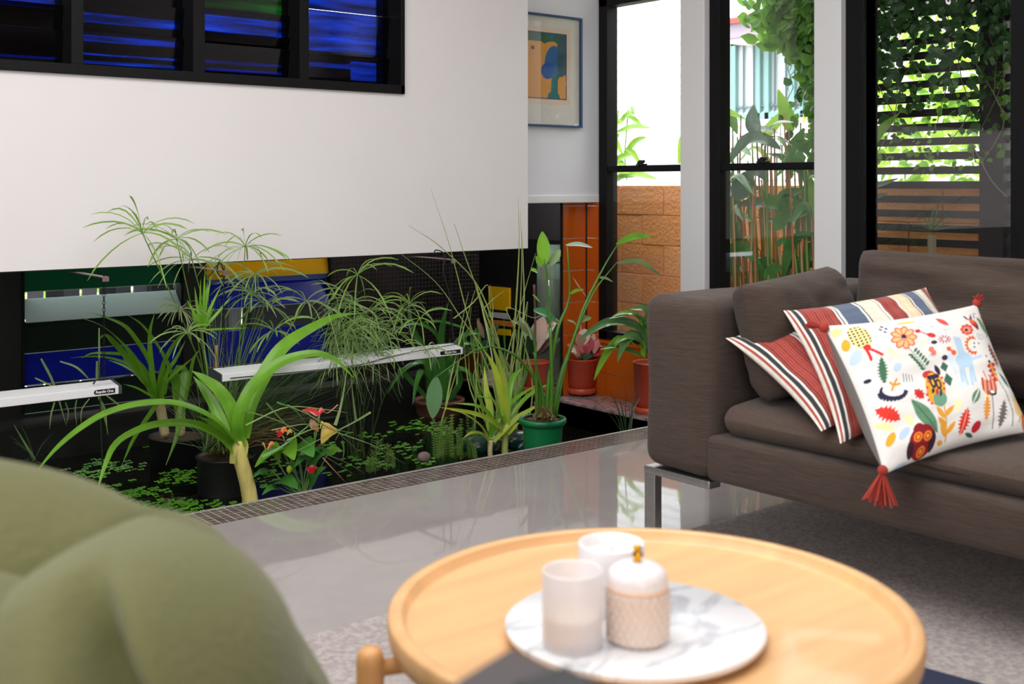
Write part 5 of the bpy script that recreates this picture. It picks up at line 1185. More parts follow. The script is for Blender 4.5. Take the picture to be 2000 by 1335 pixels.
# --- crinum lily front left
lil = thing('crinum_lily', 'large crinum lily with a thick yellow stem at the pond edge', 'plant', onY(487, 990, 4.1))
st = [onY(x, y, 4.1) for x, y in ((494, 1040), (488, 972), (478, 925), (466, 885), (462, 862))]
MB().tube(spline(st, 12), [.032, .032, .031, .030, .030, .029, .029, .028, .028, .028, .026, .024, .02], 16).build('stem', mat('yellow_stem', (222, 206, 122), .45, var=.2, scale=7, stretch=(3, 3, 1)), lil, smooth=True)
for (pts, w, dY) in [([(462, 868), (425, 825), (350, 792), (275, 792), (212, 808), (162, 835), (112, 875), (65, 928)], 23, -.5), ([(458, 878), (425, 850), (375, 830), (312, 830), (262, 845), (225, 870), (205, 912), (188, 965)], 19, -.3),
    ([(464, 870), (458, 815), (429, 766), (399, 741), (375, 724)], 24, .1), ([(444, 850), (431, 819), (415, 786), (395, 757), (378, 735)], 18, .15), ([(469, 870), (466, 825), (481, 780), (506, 743), (545, 712), (584, 697), (622, 692), (657, 705), (690, 737)], 24, -.15),
    ([(477, 856), (489, 796), (516, 737), (545, 690), (575, 663), (613, 640), (655, 619), (706, 611)], 27, .2), ([(455, 868), (440, 845), (415, 828), (385, 812)], 14, -.1)]:
    pY(lil, pts, 4.1, w*1.22, G['strap'], dY=dY, n=26, cols=4, fold=.4, up=jit(CAMUP, .12))
sh = [(463, 860), (470, 855), (457, 868)]
for (pts) in ([(455, 905), (458, 870), (452, 855)], [(472, 905), (478, 870), (474, 850)]): pY(lil, pts, 4.09, 16, leafmat('sheath', (170, 176, 96), .2, .4, .2), 'sheath', n=6)
# --- crinum in second black pot
c = onZ(337, 914, WZ)+FW*.13; Zc = depth(c); rt2 = 58*Zc/FPX; tz = at(337, 848, Zc).z
cri = thing('potted_crinum', 'bright green strap-leaved lily in a black pot behind the papyrus pot', 'plant', (c.x, c.y, -.75))
MB().lathe([(0, -.72), (rt2*.88, -.72), (rt2, tz-.012), (rt2+.004, tz-.01), (rt2+.004, tz), (rt2-.004, tz), (rt2-.008, tz-.02), (0, tz-.02)], (c.x, c.y, 0), 40).build('pot_body', bp_, cri, smooth=True)
MB().lathe([(rt2-.008, tz-.014), (0, tz-.006)], (c.x, c.y, 0), 24).build('soil', soil, cri)
Yc = c.y-.02
stemY(cri, [(322, 850), (316, 810), (307, 765)], Yc, (.022, .024), stemc, n=12); stemY(cri, [(352, 850), (352, 815), (352, 780)], Yc+.02, (.022, .026), stemc, n=12)
for (pts, w) in [([(303, 780), (298, 727), (294, 682), (294, 645), (303, 608)], 12), ([(302, 782), (270, 712), (232, 665), (195, 635), (128, 611)], 11), ([(305, 760), (292, 705), (262, 657), (240, 634), (207, 620), (172, 609)], 9), ([(335, 745), (330, 720), (315, 690), (300, 665), (275, 633), (247, 614)], 14),
    ([(300, 760), (285, 725), (255, 696), (218, 690), (180, 690), (159, 699)], 8), ([(300, 765), (285, 735), (255, 714), (225, 702), (188, 696), (138, 698)], 8), ([(303, 775), (297, 757), (270, 732), (240, 714), (212, 703)], 11), ([(307, 780), (285, 768), (264, 757), (241, 750)], 9),
    ([(310, 780), (312, 750), (323, 705), (345, 667), (368, 645), (392, 625)], 12), ([(316, 780), (326, 730), (345, 700), (362, 665)], 10), ([(322, 770), (330, 742), (353, 720), (383, 693)], 9), ([(348, 800), (345, 745), (352, 720), (363, 740), (356, 787), (346, 850), (324, 908)], 20), ([(360, 800), (372, 740), (380, 700), (392, 680)], 13),
    ([(308, 790), (300, 800), (263, 855), (238, 908)], 12), ([(305, 770), (250, 700), (222, 668), (205, 655), (194, 662)], 12), ([(356, 790), (370, 760), (380, 742)], 12), ([(306, 770), (280, 745), (262, 722), (240, 700)], 10), ([(312, 775), (318, 735), (330, 712)], 11)]:
    pY(cri, pts, Yc-.03, w, G['strap'] if rnd.random() < .75 else G['strapy'], dY=rnd.uniform(-.25, .1), n=16)
# --- yellow-green lily pair
yl = thing('water_lily_shoot', 'pair of yellow-green strap-leaved shoots left of the green pot', 'plant', onY(970, 900, 4.1))
stemY(yl, [(958, 905), (957, 880), (958, 860)], 4.1, (.011, .013), stemc); stemY(yl, [(986, 905), (986, 870), (987, 830)], 4.12, (.016, .015), leafmat('lily_stem', (176, 190, 110), .1, .4, .15), n=12)
for (pts, w, yy) in [([(957, 866), (938, 832), (905, 808), (878, 800)], 12, 1), ([(986, 842), (955, 818), (912, 804), (858, 795)], 11, 1), ([(960, 855), (958, 815), (933, 793), (885, 787)], 11, 0), ([(986, 835), (966, 784), (948, 777), (928, 772)], 10, 0), ([(955, 866), (942, 848), (921, 845), (904, 856)], 9, 1), ([(964, 862), (1002, 822), (1029, 804), (1061, 784)], 12, 1),
    ([(962, 850), (977, 811), (1011, 775), (1056, 747)], 10, 0), ([(990, 830), (1011, 795), (1038, 768), (1082, 744)], 10, 0), ([(957, 840), (957, 797), (950, 761), (946, 714)], 15, 1), ([(989, 835), (980, 775), (966, 723), (950, 688)], 17, 1), ([(991, 835), (990, 786), (982, 730), (964, 676)], 14, 1), ([(991, 830), (993, 770), (1003, 735), (1021, 718)], 13, 0), ([(992, 848), (1004, 835), (1015, 824)], 9, 1)]:
    pY(yl, pts, 4.1, w, G['strapy'] if yy else G['strap'], dY=rnd.uniform(-.15, .1), n=14)
# --- rushes
ru = thing('rush_clump', 'tall wiry rush blades rising in front of the white panel', 'plant', onY(985, 870, 4.3))
for (pts, w) in [([(985, 870), (960, 740), (920, 640), (878, 480), (841, 368)], 4.5), ([(1000, 870), (985, 720), (940, 570), (865, 486), (798, 440)], 4.5), ([(1000, 870), (995, 740), (960, 640), (913, 513), (887, 437)], 5), ([(972, 870), (962, 720), (900, 620), (850, 550), (773, 488)], 3.5),
    ([(985, 870), (1000, 700), (1010, 560), (1014, 470), (1012, 386)], 5), ([(996, 870), (1010, 700), (1018, 560), (1019, 480), (1016, 410)], 4), ([(1000, 870), (1022, 620), (1022, 520), (1019, 450)], 4), ([(870, 800), (880, 740), (900, 660), (928, 566)], 4), ([(960, 860), (990, 700), (1016, 600), (1046, 494)], 4),
    ([(1010, 860), (1003, 740), (980, 690), (955, 640), (940, 590)], 6), ([(1000, 860), (970, 660), (946, 600)], 5), ([(892, 750), (897, 660), (915, 570)], 3.5), ([(886, 622), (925, 590), (952, 556), (958, 600), (968, 680)], 3), ([(1005, 860), (1010, 720), (1030, 590), (1025, 660)], 3), ([(940, 590), (960, 690), (975, 800)], 4), ([(930, 560), (955, 650), (990, 790)], 5), ([(860, 830), (884, 750), (900, 690), (890, 660)], 3), ([(1005, 640), (990, 600), (1040, 620), (1060, 612)], 2.5), ([(945, 602), (962, 585), (985, 567)], 2.5), ([(1025, 860), (1040, 760), (1022, 660)], 4), ([(1046, 750), (1030, 690), (1018, 655)], 3.5),
    ([(925, 870), (930, 740), (918, 650), (920, 600)], 3), ([(988, 860), (975, 740), (962, 660), (963, 600), (957, 555)], 4)]:
    pY(ru, pts, 4.3, w, G['rush'], 'blade', prof='blade', dY=rnd.uniform(-.2, .15), n=20, cols=1)
for k in range(34):
    x = rnd.uniform(915, 1030); pY(ru, [(rnd.uniform(960, 1010), 868), (x, 760), (x+rnd.uniform(-20, 20), rnd.uniform(620, 710))], 4.3, rnd.uniform(3, 5.5), rnd.choice([G['rush'], G['papb'], G['deep']]), 'blade', prof='blade', n=10, cols=1)
# --- arching thin shoots around anthurium
# --- anthurium
an = thing('anthurium', 'red and orange flowering anthurium at the near pond edge', 'plant', onY(590, 975, 4.15))
redf = mat('spathe_red', (220, 52, 54), .25, coat=.4); orf = mat('spathe_orange', (232, 112, 50), .3, coat=.3); yef = mat('spathe_yellow', (206, 170, 60), .4); brf = mat('spathe_tan', (190, 130, 100), .5)
def bladep(par, base, tip, w, m, Y, prof='heart', nrm=None, name='leaf', dY=0, fold=.2, drop=0):
    a, b2 = onY(*base, Y), onY(*tip, Y+dY); mid = (a+b2)/2+Vector((0, 0, drop*depth(a)/FPX)); L = spline([a, mid, b2], 10); ws = []
    for i in range(11):
        s = i/10; W_ = w*depth(a)/FPX
        ws.append(W_*(max(.03, (.5+.5*min(1, s/.12))*(1-max(0, s-.22)/.80)**.75) if prof == 'heart' else max(.04, math.sin(PI*min(1, .04+s*.96)))**.7))
    return MB().ribbon(L, ws, nrm or jit(CAMUP, .3), fold, cols=4).build(name, m, par, smooth=True)
for (b_, t_, w, m, dY) in [((548, 872), (498, 912), 30, G['strap'], -.1), ((582, 868), (612, 892), 52, G['deep'], -.15), ((560, 870), (575, 898), 44, G['strap'], -.12), ((600, 902), (645, 880), 40, G['deep'], -.05), ((530, 920), (494, 932), 20, G['deep'], -.1), ((545, 938), (582, 955), 40, G['deep'], -.15), ((603, 945), (637, 912), 26, G['deep'], -.1), ((543, 952), (512, 966), 18, G['deep'], -.1), ((620, 876), (575, 912), 36, G['deep'], -.1), ((640, 886), (668, 880), 24, G['strap'], 0), ((530, 872), (546, 900), 30, G['strap'], 0)]:
    bladep(an, b_, t_, w, m, 4.15, dY=dY, drop=6)
for (b_, t_, w, m, nm) in [((622, 808), (588, 803), 17, redf, 'spathe'), ((632, 800), (622, 812), 13, redf, 'spathe'), ((548, 852), (538, 842), 12, redf, 'spathe'), ((560, 838), (547, 850), 14, orf, 'spathe'), ((570, 842), (560, 850), 10, yef, 'spathe'), ((535, 864), (522, 878), 9, orf, 'spathe'), ((512, 865), (519, 878), 5, yef, 'spadix'), ((604, 828), (622, 842), 24, brf, 'spathe'), ((650, 832), (628, 866), 36, yef, 'spathe'), ((648, 834), (640, 850), 18, orf, 'spathe'), ((632, 824), (625, 836), 6, mat('spadix_yellow', (230, 200, 60), .4), 'spadix'), ((603, 922), (620, 912), 18, mat('spathe_crimson', (190, 20, 40), .3), 'spathe')]:
    bladep(an, b_, t_, w, m, 4.1, name=nm, drop=4, nrm=CAMUP)
for k, (x, y) in enumerate([(548, 874), (582, 870), (560, 872), (600, 903), (532, 920), (547, 940), (605, 945), (545, 952), (620, 878), (640, 886), (625, 806), (552, 850), (575, 845), (640, 850), (612, 915), (615, 842), (562, 918), (530, 872)]):
    b0 = (rnd.uniform(583, 604), 966); stemY(an, [b0, ((b0[0]+x)/2+rnd.uniform(-6, 6), (966+y)/2+3), (x, y)], 4.15, .0028, leafmat('anth_stem', (132, 172, 84), .1, .4, .15), n=6)
MB().tube([onY(592, 966, 4.15), Vector((onY(592, 966, 4.15).x, 4.15, -.45))], .02, 8).build('rootstock', soil, an)
MB().ball(onY(565, 916, 4.1), .012, .012, .016).build('bud', G['strapy'], an, smooth=True)
for (pts, w, m) in [([(520, 786), (560, 830), (620, 880), (690, 925)], 3, G['pap']), ([(590, 800), (650, 840), (730, 870), (790, 905)], 4, G['pap']), ([(560, 790), (640, 830), (700, 880)], 3, G['rush']), ([(530, 840), (600, 828), (660, 838), (655, 860)], 3.5, G['rush']), ([(470, 800), (540, 820), (600, 850)], 3, G['pap']), ([(724, 805), (690, 825), (640, 850), (580, 880)], 5, G['pap']), ([(512, 892), (560, 865), (625, 812)], 6, G['deep']), ([(630, 893), (650, 915), (672, 938)], 3, brf), ([(640, 888), (680, 905), (715, 926)], 3, G['pap']), ([(655, 830), (664, 800), (672, 760), (680, 700)], 7, G['pap']), ([(669, 860), (672, 880), (669, 898)], 5, G['deep']), ([(695, 820), (690, 780), (685, 730)], 5, G['pap']), ([(480, 830), (560, 795), (640, 800), (680, 806)], 3, G['rush']), ([(560, 860), (620, 836), (690, 845)], 3.5, G['papb']), ([(660, 790), (640, 806), (630, 800)], 2.5, brf), ([(540, 785), (575, 800), (600, 830)], 4, G['deep'])]:
    pY(an, pts, 4.05, w, m, 'arching_blade', prof='blade', n=14, cols=1)
# --- green pot
gc = at(1060, 815, 4.92); gz = gc.z
gp = thing('potted_heliconia', 'long-stemmed heliconia in a bright green plastic pot', 'plant', (gc.x, gc.y, -.23))
gpm = mat('green_plastic', (20, 118, 66), .35, coat=.2, var=.08, scale=3)
r_ = 44*4.92/2250
MB().lathe([(0, -.229), (r_*.72, -.229), (r_*.76, -.22), (r_*.90, gz-.035), (r_*.91, gz-.028), (r_*1.0, gz-.026), (r_*1.06, gz-.018), (r_*1.06, gz-.006), (r_*1.02, gz), (r_*.96, gz), (r_*.93, gz-.006), (r_*.88, gz-.02), (0, gz-.02)], (gc.x, gc.y, 0), 48).build('pot_body', gpm, gp, smooth=True)
MB().lathe([(r_*.9, gz-.012), (r_*.5, gz-.004), (0, gz-.006)], (gc.x, gc.y, 0), 24).build('soil', soil, gp, smooth=True)
MB().lathe([(r_*.84, gz-.004), (r_*.84, gz-.0), (r_*.80, gz-.0), (r_*.80, gz-.01)], (gc.x, gc.y, 0), 40).build('inner_pot', matte_black, gp, smooth=True)
Yg = gc.y; hg = leafmat('heliconia_stem', (78, 128, 44), .1, .35, .2)
for (pts, r0) in [([(1055, 818), (1052, 760), (1030, 720), (1000, 690), (940, 678), (850, 737)], (.010, .002)), ([(1066, 818), (1072, 740), (1090, 640), (1112, 580), (1108, 482)], (.011, .0025)), ([(1078, 818), (1095, 735), (1118, 670), (1140, 600), (1180, 520), (1207, 476)], (.012, .002)), ([(1084, 818), (1098, 740), (1120, 660), (1160, 570), (1205, 512)], (.009, .002)), ([(1050, 818), (1048, 760), (1046, 690), (1040, 640)], (.009, .004)), ([(1070, 818), (1074, 740), (1076, 690), (1070, 560), (1063, 505)], (.010, .003)), ([(1062, 818), (1060, 770), (1050, 730), (1044, 690)], (.010, .004)), ([(1074, 818), (1078, 760), (1075, 640)], (.012, .006))]:
    stemY(gp, pts, Yg, r0, hg, dY=-.05)
for (b_, t_, w, m, d) in [((1204, 477), (1273, 462), 16, G['strap'], 8), ((1205, 513), (1293, 540), 12, G['pap'], 16), ((1105, 479), (1157, 483), 13, leafmat('pale_underleaf', (176, 196, 180), .2, .3, .1), 4), ((1064, 516), (1059, 452), 26, G['strap'], 0), ((1074, 518), (1094, 487), 18, G['pap'], 0), ((1058, 520), (1046, 500), 14, G['strap'], 0), ((852, 736), (845, 817), 32, leafmat('big_drooping_leaf', (84, 128, 82), .25, .35, .12), 0), ((1042, 606), (1090, 630), 24, leafmat('mid_leaf', (70, 140, 84), .3, .3, .12), 5), ((1168, 542), (1197, 550), 8, G['pap'], 3), ((1112, 575), (1140, 565), 8, G['strap'], 3), ((1128, 630), (1155, 620), 14, G['pap'], 3), ((1050, 532), (1037, 528), 12, G['strap'], 2), ((1146, 580), (1118, 540), 5, brf, -2), ((1000, 626), (1034, 654), 15, leafmat('olive_leaf', (96, 112, 62), .2, .35, .15), 5), ((1130, 640), (1108, 625), 12, G['pap'], 3), ((1040, 575), (1055, 590), 9, G['strap'], 0)]:
    bladep(gp, b_, t_, w, m, Yg-.02, prof='ell', drop=d)
fan(gp, 40, lambda r: (r.uniform(1040, 1085), r.uniform(812, 820)), lambda r: (r.uniform(1040, 1090), r.uniform(765, 800)), Yg-.02, .008, leafmat('fine_dry', (150, 122, 78)), 41, name='dry_sheaths', bow=0)
# --- bowl plant at the back
bc = onZ(855, 815, WZ)+FW*.12; Zb = depth(bc); rb_ = 50*Zb/FPX; bz = at(855, 778, Zb).z
bwl = thing('potted_hippeastrum', 'strap-leaved lily in a low terracotta bowl at the back of the pond', 'plant', (bc.x, bc.y, -.7))
MB().lathe([(0, -.69), (rb_*.6, -.69), (rb_*.8, WZ-.03), (rb_*.96, bz-.02), (rb_, bz-.018), (rb_, bz), (rb_-.012, bz), (rb_-.02, bz-.02), (0, bz-.02)], (bc.x, bc.y, 0), 40).build('bowl', mat('old_terracotta', (112, 66, 46), .7, var=.25, scale=12), bwl, smooth=True)
MB().lathe([(rb_-.02, bz-.014), (0, bz-.008)], (bc.x, bc.y, 0), 24).build('soil', mat('dark_soil', (36, 26, 22), .95), bwl)
for (pts, w) in [([(842, 785), (833, 700), (805, 640), (797, 582)], 16), ([(868, 785), (862, 700), (864, 640), (876, 588)], 16), ([(845, 780), (835, 712), (800, 715), (775, 740), (757, 768)], 13), ([(850, 780), (828, 725), (815, 745), (806, 790)], 14), ([(838, 780), (800, 740), (782, 720), (778, 762)], 10), ([(872, 780), (878, 728), (905, 722), (925, 745), (927, 785)], 14), ([(872, 700), (850, 650), (810, 632), (766, 648)], 9), ([(870, 700), (900, 660), (925, 650), (945, 655)], 10), ([(880, 780), (900, 740), (880, 700), (878, 660)], 14), ([(880, 690), (910, 672), (945, 680)], 11), ([(850, 780), (845, 720), (850, 690)], 20), ([(862, 780), (880, 700), (905, 665), (915, 640)], 16), ([(905, 640), (860, 628), (820, 630)], 8)]:
    pY(bwl, pts, bc.y-.02, w, G['deep'], dY=rnd.uniform(-.2, .1), n=14)
for (x) in (843, 857, 870): stemY(bwl, [(x, 792), (x-2, 770), (x+1, 745)], bc.y, (.018, .014), mat('bulb', (120, 84, 56), .8), n=10)
# --- dark brown pot behind
kc = onZ(922, 737, -.15)
bpot = pot('brown_pot', 'brown glazed pot on the far kerb behind the right light end', kc, -.15, 30*depth(kc)/FPX, 24*depth(kc)/FPX, .165, mat('brown_glaze', (110, 52, 30), .3, coat=.3), 'pot')
for (b_, t_, w, m) in [((925, 690), (930, 640), 18, G['deep']), ((935, 690), (960, 655), 18, leafmat('dark_leaf', (40, 74, 48), .1, .3, .2)), ((915, 690), (900, 650), 16, G['deep']), ((945, 660), (932, 622), 10, mat('pink_bud', (214, 160, 140), .5)), ((950, 668), (975, 632), 14, leafmat('dark_leaf', (40, 74, 48))), ((950, 665), (940, 630), 12, MATS['dark_leaf'])]:
    bladep(bpot, b_, t_, w, m, kc.y-.05, prof='ell')
# --- red pots on the ledge
def ribs(a, z): return 1+.028*math.cos(a*36) if .05 < z < .205 else 1
a0 = onY(1045, 740, 5.12); a0 = onY(1045, 740, 5.12); ra = 28*depth(a0)/FPX; ha = .155
dkl = MATS['dark_leaf']
pa = pot('red_pot', 'red pot with a bamboo stake and pale caladium, left of the vase', Vector((a0.x, 5.12, 0)), LZ, ra, ra*.8, ha+.02, terra, 'pot', 'red ceramic pots', saucer=True)
for (b_, t_, w, m) in [((1040, 690), (1062, 618), 34, leafmat('pale_pink_leaf', (228, 190, 176), .3, .4, .08)), ((1040, 680), (1014, 618), 18, leafmat('cream_leaf', (206, 214, 196), .2, .4, .1)), ((1043, 680), (1020, 622), 14, G['deep']), ((1050, 680), (1088, 622), 16, MATS['cream_leaf']), ((1035, 690), (1000, 640), 20, dkl), ((1050, 690), (1075, 655), 22, mat('burgundy_leaf', (84, 28, 36), .5)), ((1040, 690), (1030, 655), 26, dkl), ((1060, 690), (1095, 660), 14, dkl), ((1030, 690), (1008, 665), 18, dkl), ((1045, 690), (1052, 650), 24, G['deep']), ((1060, 640), (1108, 626), 9, brf)]:
    bladep(pa, b_, t_, w, m, 5.08, prof='ell', drop=3)
stemY(pa, [(1045, 700), (1045, 620), (1043, 556)], 5.05, .007, mat('stake_brown', (128, 92, 84), .6), 'stake', n=8)
for (x, y) in ((1030, 660), (1052, 640), (1020, 640), (1062, 650), (1085, 650)): stemY(pa, [(1045, 700), ((1045+x)/2, 680), (x, y)], 5.1, .003, mat('burg_stem', (96, 50, 50), .5), n=6)
b0 = onZ(1137, 774, LZ); bcx = Vector((b0.x, b0.y, 0))+FW*.055; rB = 29.5*depth(bcx)/FPX
hB = at(1137, 699, depth(bcx)).z-LZ
pbt = pot('red_pot', 'ribbed red pot on small feet holding a pink caladium', bcx, LZ, rB, rB*.82, hB-.012, terra, 'pot', 'red ceramic pots', ribs=ribs, saucer=True, feet=True)
pinkl = leafmat('pink_leaf', (226, 150, 150), .25, .4, .12); pinkd = leafmat('deep_pink_leaf', (196, 74, 84), .2, .4, .15)
wpl = leafmat('white_pink_leaf', (236, 218, 206), .25, .4, .08)
for (b_, t_, w, m) in [((1146, 688), (1122, 655), 26, pinkl), ((1140, 672), (1143, 642), 24, wpl), ((1146, 690), (1150, 655), 24, pinkd), ((1152, 684), (1176, 652), 24, wpl), ((1162, 678), (1186, 668), 18, wpl), ((1150, 694), (1190, 684), 24, pinkd), ((1156, 698), (1178, 706), 16, pinkd), ((1132, 698), (1108, 672), 16, pinkl), ((1126, 690), (1112, 686), 14, wpl), ((1136, 676), (1134, 632), 5, pinkl), ((1140, 702), (1160, 690), 16, leafmat('dark_leaf', (40, 74, 48))), ((1128, 700), (1150, 692), 14, G['dark']), ((1155, 690), (1190, 668), 8, brf), ((1138, 692), (1128, 668), 14, leafmat('rose_leaf', (214, 120, 124), .2, .4, .1)), ((1160, 690), (1170, 662), 14, leafmat('rose_leaf', (214, 120, 124)))]:
    bladep(pbt, b_, t_, w, m, bcx.y-.04-rnd.random()*.04, prof='ell', drop=4, nrm=(-FW*.8+Vector((rnd.uniform(-.3, .3), 0, .6))).normalized())
for (x, y) in ((1130, 670), (1150, 672), (1165, 680), (1118, 685)): stemY(pbt, [(1140, 706), ((1140+x)/2, 694), (x, y)], bcx.y, .0025, pinkd, n=6)
cx_ = onX(1271, 760, 4.44); rC = 34*depth(cx_)/FPX; hC = at(1271, 706, depth(cx_)).z-LZ
pct = pot('red_pot', 'red pot half hidden by the sofa arm with long glossy leaves', Vector((4.44, cx_.y, 0)), LZ, rC, rC*.88, hC, terra, 'pot', 'red ceramic pots', saucer=True)
gl = leafmat('glossy_leaf', (92, 140, 84), .2, .15, .15)
for (pts, w, m) in [([(1262, 690), (1258, 660), (1240, 636), (1195, 628), (1160, 642), (1124, 670)], 20, gl), ([(1262, 690), (1256, 668), (1235, 655), (1218, 672), (1206, 706)], 22, gl), ([(1262, 690), (1260, 640), (1240, 616), (1190, 622)], 22, gl), ([(1250, 680), (1215, 660), (1192, 680), (1173, 712), (1160, 742)], 15, G['strap']), ([(1262, 700), (1240, 690), (1200, 678), (1172, 682)], 14, G['deep']), ([(1264, 690), (1268, 640), (1262, 605), (1230, 603)], 22, gl), ([(1264, 690), (1275, 630), (1300, 600)], 22, gl), ([(1258, 700), (1250, 670), (1225, 660), (1205, 668)], 18, G['strap']), ([(1262, 680), (1250, 625), (1222, 612), (1196, 618)], 16, G['strap'])]:
    pY(pct, pts, cx_.y-.04, w, m, prof='leaf', dY=-.08, n=14, cols=4, fold=.4)
# dark grass in the corner
dg = thing('dark_grass', 'thin dark grass tuft at the right corner of the pond', 'plant', onY(1222, 845, 3.75))
for (pts, w) in [([(1222, 850), (1222, 800), (1222, 745)], 3), ([(1220, 850), (1208, 800), (1190, 762)], 4), ([(1218, 850), (1195, 815), (1163, 780)], 2.5), ([(1228, 850), (1234, 800), (1238, 755)], 4), ([(1230, 850), (1236, 805), (1249, 778)], 6), ([(1214, 850), (1208, 820), (1192, 800)], 4), ([(1224, 850), (1215, 800), (1210, 780)], 4), ([(1226, 850), (1230, 820), (1228, 790)], 4)]:
    pY(dg, pts, 3.75, w, G['dark'], 'blade', prof='blade', n=8, cols=1)
MB().tube([onY(1222, 848, 3.75), Vector((onY(1222, 848, 3.75).x, 3.75, -.36))], .015, 8).build('rootstock', soil, dg)
# tall glass vase
va = onX(1072, 600, 4.37); vy = 5.22; va = onY(1072, 480, vy); rv = 24*depth(va)/FPX
vt = at(1072, 478, depth(va)).z; vb = LZ
vas = thing('glass_vase', 'tall clear glass cylinder vase with leaves and water in the dark niche', 'vase', (va.x, va.y, vb))
vgm = mat('vase_milky', (168, 196, 182), .08, spec=.8); addtransp(vgm, .78)
MB().lathe([(0, vb+.001), (rv, vb+.001), (rv, vt), (rv-.004, vt), (rv-.004, vb+.02), (0, vb+.02)], (va.x, va.y, 0), 40).build('cylinder', vgm, vas, smooth=True)
MB().lathe([(0, vb+.025), (rv-.006, vb+.025), (rv-.006, at(1072, 545, depth(va)).z), (0, at(1072, 545, depth(va)).z)], (va.x, va.y, 0), 32).build('water', glassmat('vase_water', (.75, .66, .48), 1.0, .05), vas, smooth=True)
MB().lathe([(rv-.001, at(1072, 510, depth(va)).z-.01), (rv+.001, at(1072, 510, depth(va)).z-.01), (rv+.001, at(1072, 510, depth(va)).z), (rv-.001, at(1072, 510, depth(va)).z)], (va.x, va.y, 0), 32).build('rim_band', mat('vase_band', (60, 96, 84), .15), vas)
for k in range(26):
    a, b2 = rnd.uniform(-.035, .035), rnd.uniform(-.035, .035); d = .04
    bladep(vas, (1072+rnd.uniform(-14, 14), rnd.uniform(590, 640)), (1072+rnd.uniform(-16, 16), rnd.uniform(490, 575)), rnd.uniform(7, 14), rnd.choice([G['deep'], leafmat('amber_leaf', (140, 100, 50), .2, .4, .3), G['pap']]), vy, prof='ell')
MB().lathe([(0, 0), (rv*.8, 0), (rv*.8, .006), (0, .006)], (va.x, va.y, vb+.026), 24).build('pebbles', soil, vas)

# --- water surface plants
lf = leafmat('floating_leaf', (100, 168, 54), .15, .35, .35)
flo = MB(); r2 = random.Random(77)
patches = [(290, 1000, 70, 16, 70), (345, 985, 60, 12, 50), (220, 912, 50, 14, 40), (170, 925, 50, 12, 30), (190, 950, 60, 12, 30), (240, 965, 60, 12, 40), (285, 960, 50, 10, 26), (270, 870, 60, 8, 26), (300, 860, 30, 6, 12), (360, 925, 34, 14, 34), (420, 985, 50, 8, 16), (330, 940, 40, 10, 14), (200, 905, 50, 8, 20), (520, 930, 28, 22, 26), (540, 905, 24, 10, 10), (690, 905, 30, 10, 16), (720, 850, 40, 14, 14), (790, 835, 40, 14, 22), (835, 825, 46, 12, 20), (760, 885, 60, 16, 12), (820, 900, 40, 8, 12), (740, 905, 30, 8, 14), (650, 870, 40, 14, 12), (660, 920, 40, 12, 8), (870, 840, 50, 10, 30), (800, 870, 30, 10, 14), (380, 1000, 60, 6, 20), (255, 985, 50, 16, 30)]
for (x, y, rx, ry, n_) in patches:
    for _ in range(n_):
        c = onZ(x+r2.gauss(0, rx*.5), y+r2.gauss(0, ry*.5), WZ+.003)
        if not (3.5 < c.y < 5.7): continue
        R_ = r2.uniform(.010, .022); lobes = r2.choice([3, 4, 4, 5]); ph = r2.uniform(0, 6); zz = r2.uniform(0, .006)
        m_ = 16; v = [Vector((c.x, c.y, c.z+zz-.001))]
        for k in range(m_): a = 2*PI*k/m_; q = R_*(.72+.28*abs(math.cos(lobes*a/2+ph))); v.append(Vector((c.x+q*math.cos(a), c.y+q*math.sin(a), c.z+zz+.002*math.sin(3*a))))
        flo.add(v, [(0, k+1, (k+1) % m_+1) for k in range(m_)])
fo = flo.build('floating_leaves', lf, origin=(2.5, 4.6, WZ)); tag(fo, 'scattered bright green lobed leaves floating on the dark pond', 'water plants', kind='stuff')
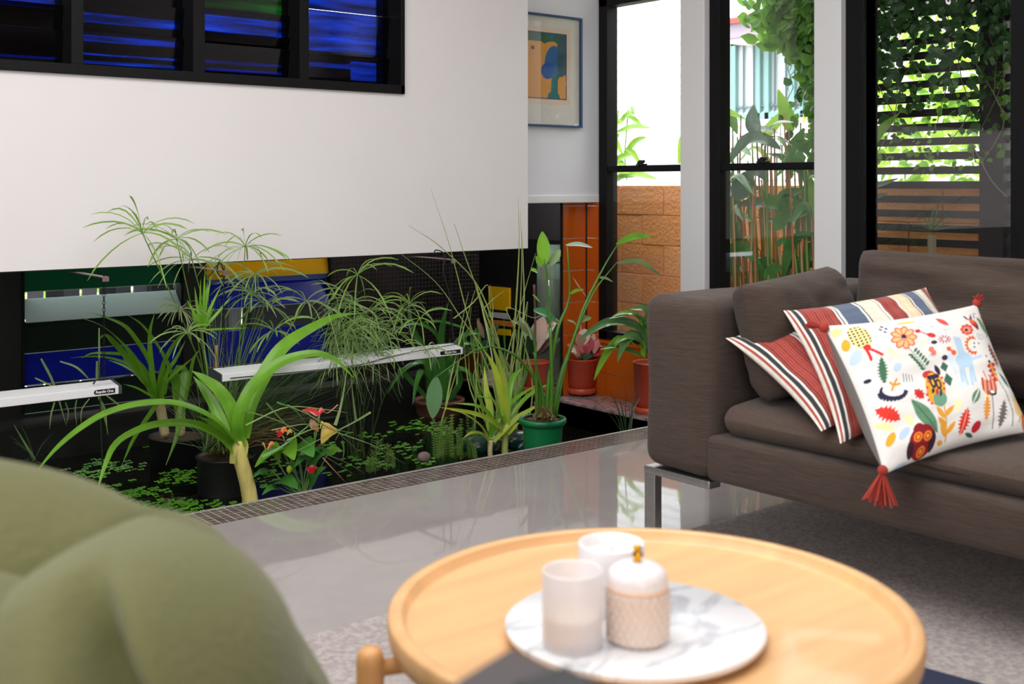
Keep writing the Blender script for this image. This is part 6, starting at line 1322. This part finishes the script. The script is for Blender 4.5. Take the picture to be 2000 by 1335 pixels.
# water weed
aw = thing('water_weed', 'feathery green water weed stems standing left of the yellow-green shoots', 'plant', onY(888, 905, 4.15))
wdm = leafmat('weed', (104, 140, 60), .25, .5, .25)
def weed(par, x, y, h, Y, w=.010):
    mb = MB(); a = onY(x, y, Y); t = onY(x+rnd.uniform(-6, 6), y-h, Y); L = spline([a, (a+t)/2+Vector((rnd.uniform(-.005, .005), 0, 0)), t], 14)
    mb.tube(L, .0014, 4)
    for p in L[1:]:
        for q in range(6): an_ = q*1.05+rnd.random(); d = Vector((math.cos(an_), math.sin(an_), .5)); mb.ribbon([p, p+d*w*.6, p+d*w], [.0018, .0022, .0005], CAMUP, .1, cols=1)
    mb.build('stem', wdm, par)
for k in range(46): weed(aw, rnd.uniform(848, 935), rnd.uniform(888, 900), rnd.uniform(22, 75)*(1 if abs(k % 5) else 1.1), 4.15+rnd.uniform(-.1, .1))
fe = thing('water_fern', 'two upright ferny water stems near the middle of the pond edge', 'plant', onY(735, 925, 4.25))
weed(fe, 732, 925, 62, 4.25, .028); weed(fe, 722, 925, 30, 4.25, .02); weed(fe, 754, 920, 50, 4.25, .018); weed(fe, 768, 915, 34, 4.25, .014)
# stones
stn = mat('green_stone', (20, 62, 58), .25, var=.4, scale=14, coat=.5)
for (x, y, w, h, lab, m, Y) in [(940, 866, 46, 22, 'larger dark green glazed stone behind the lily shoots', stn, 4.2), (1006, 858, 34, 20, 'dark green glazed stone between the lily shoots and green pot', stn, 4.2), (1020, 872, 16, 12, 'small dark green glazed stone touching the green pot', stn, 4.15), (828, 893, 14, 10, 'small pinkish grey stone left of the water weed', mat('pink_stone', (136, 112, 106), .7, var=.2, scale=20), 4.3)]:
    c = onY(x, y, Y); s_ = depth(c)/FPX; mb = MB(); mb.ball(c, w*s_, w*s_*.8, h*s_, 24)
    mb.v = [v+Vector((0, 0, 1))*.006*noise.noise(v*22) for v in mb.v]
    ro = mb.build('stone', m, smooth=True, origin=(c.x, c.y, c.z-h*s_)); tag(ro, lab, 'stone', 'stones in the pond' if m is stn else None)
# submerged rests for stones and shallow plants
MB().box((2.45, 4.02, -.7), (3.75, 4.4, -.36)).build('planting_shelf', pond_black, pond)

for o in bpy.data.objects:
    if '_w' in o: del o['_w']
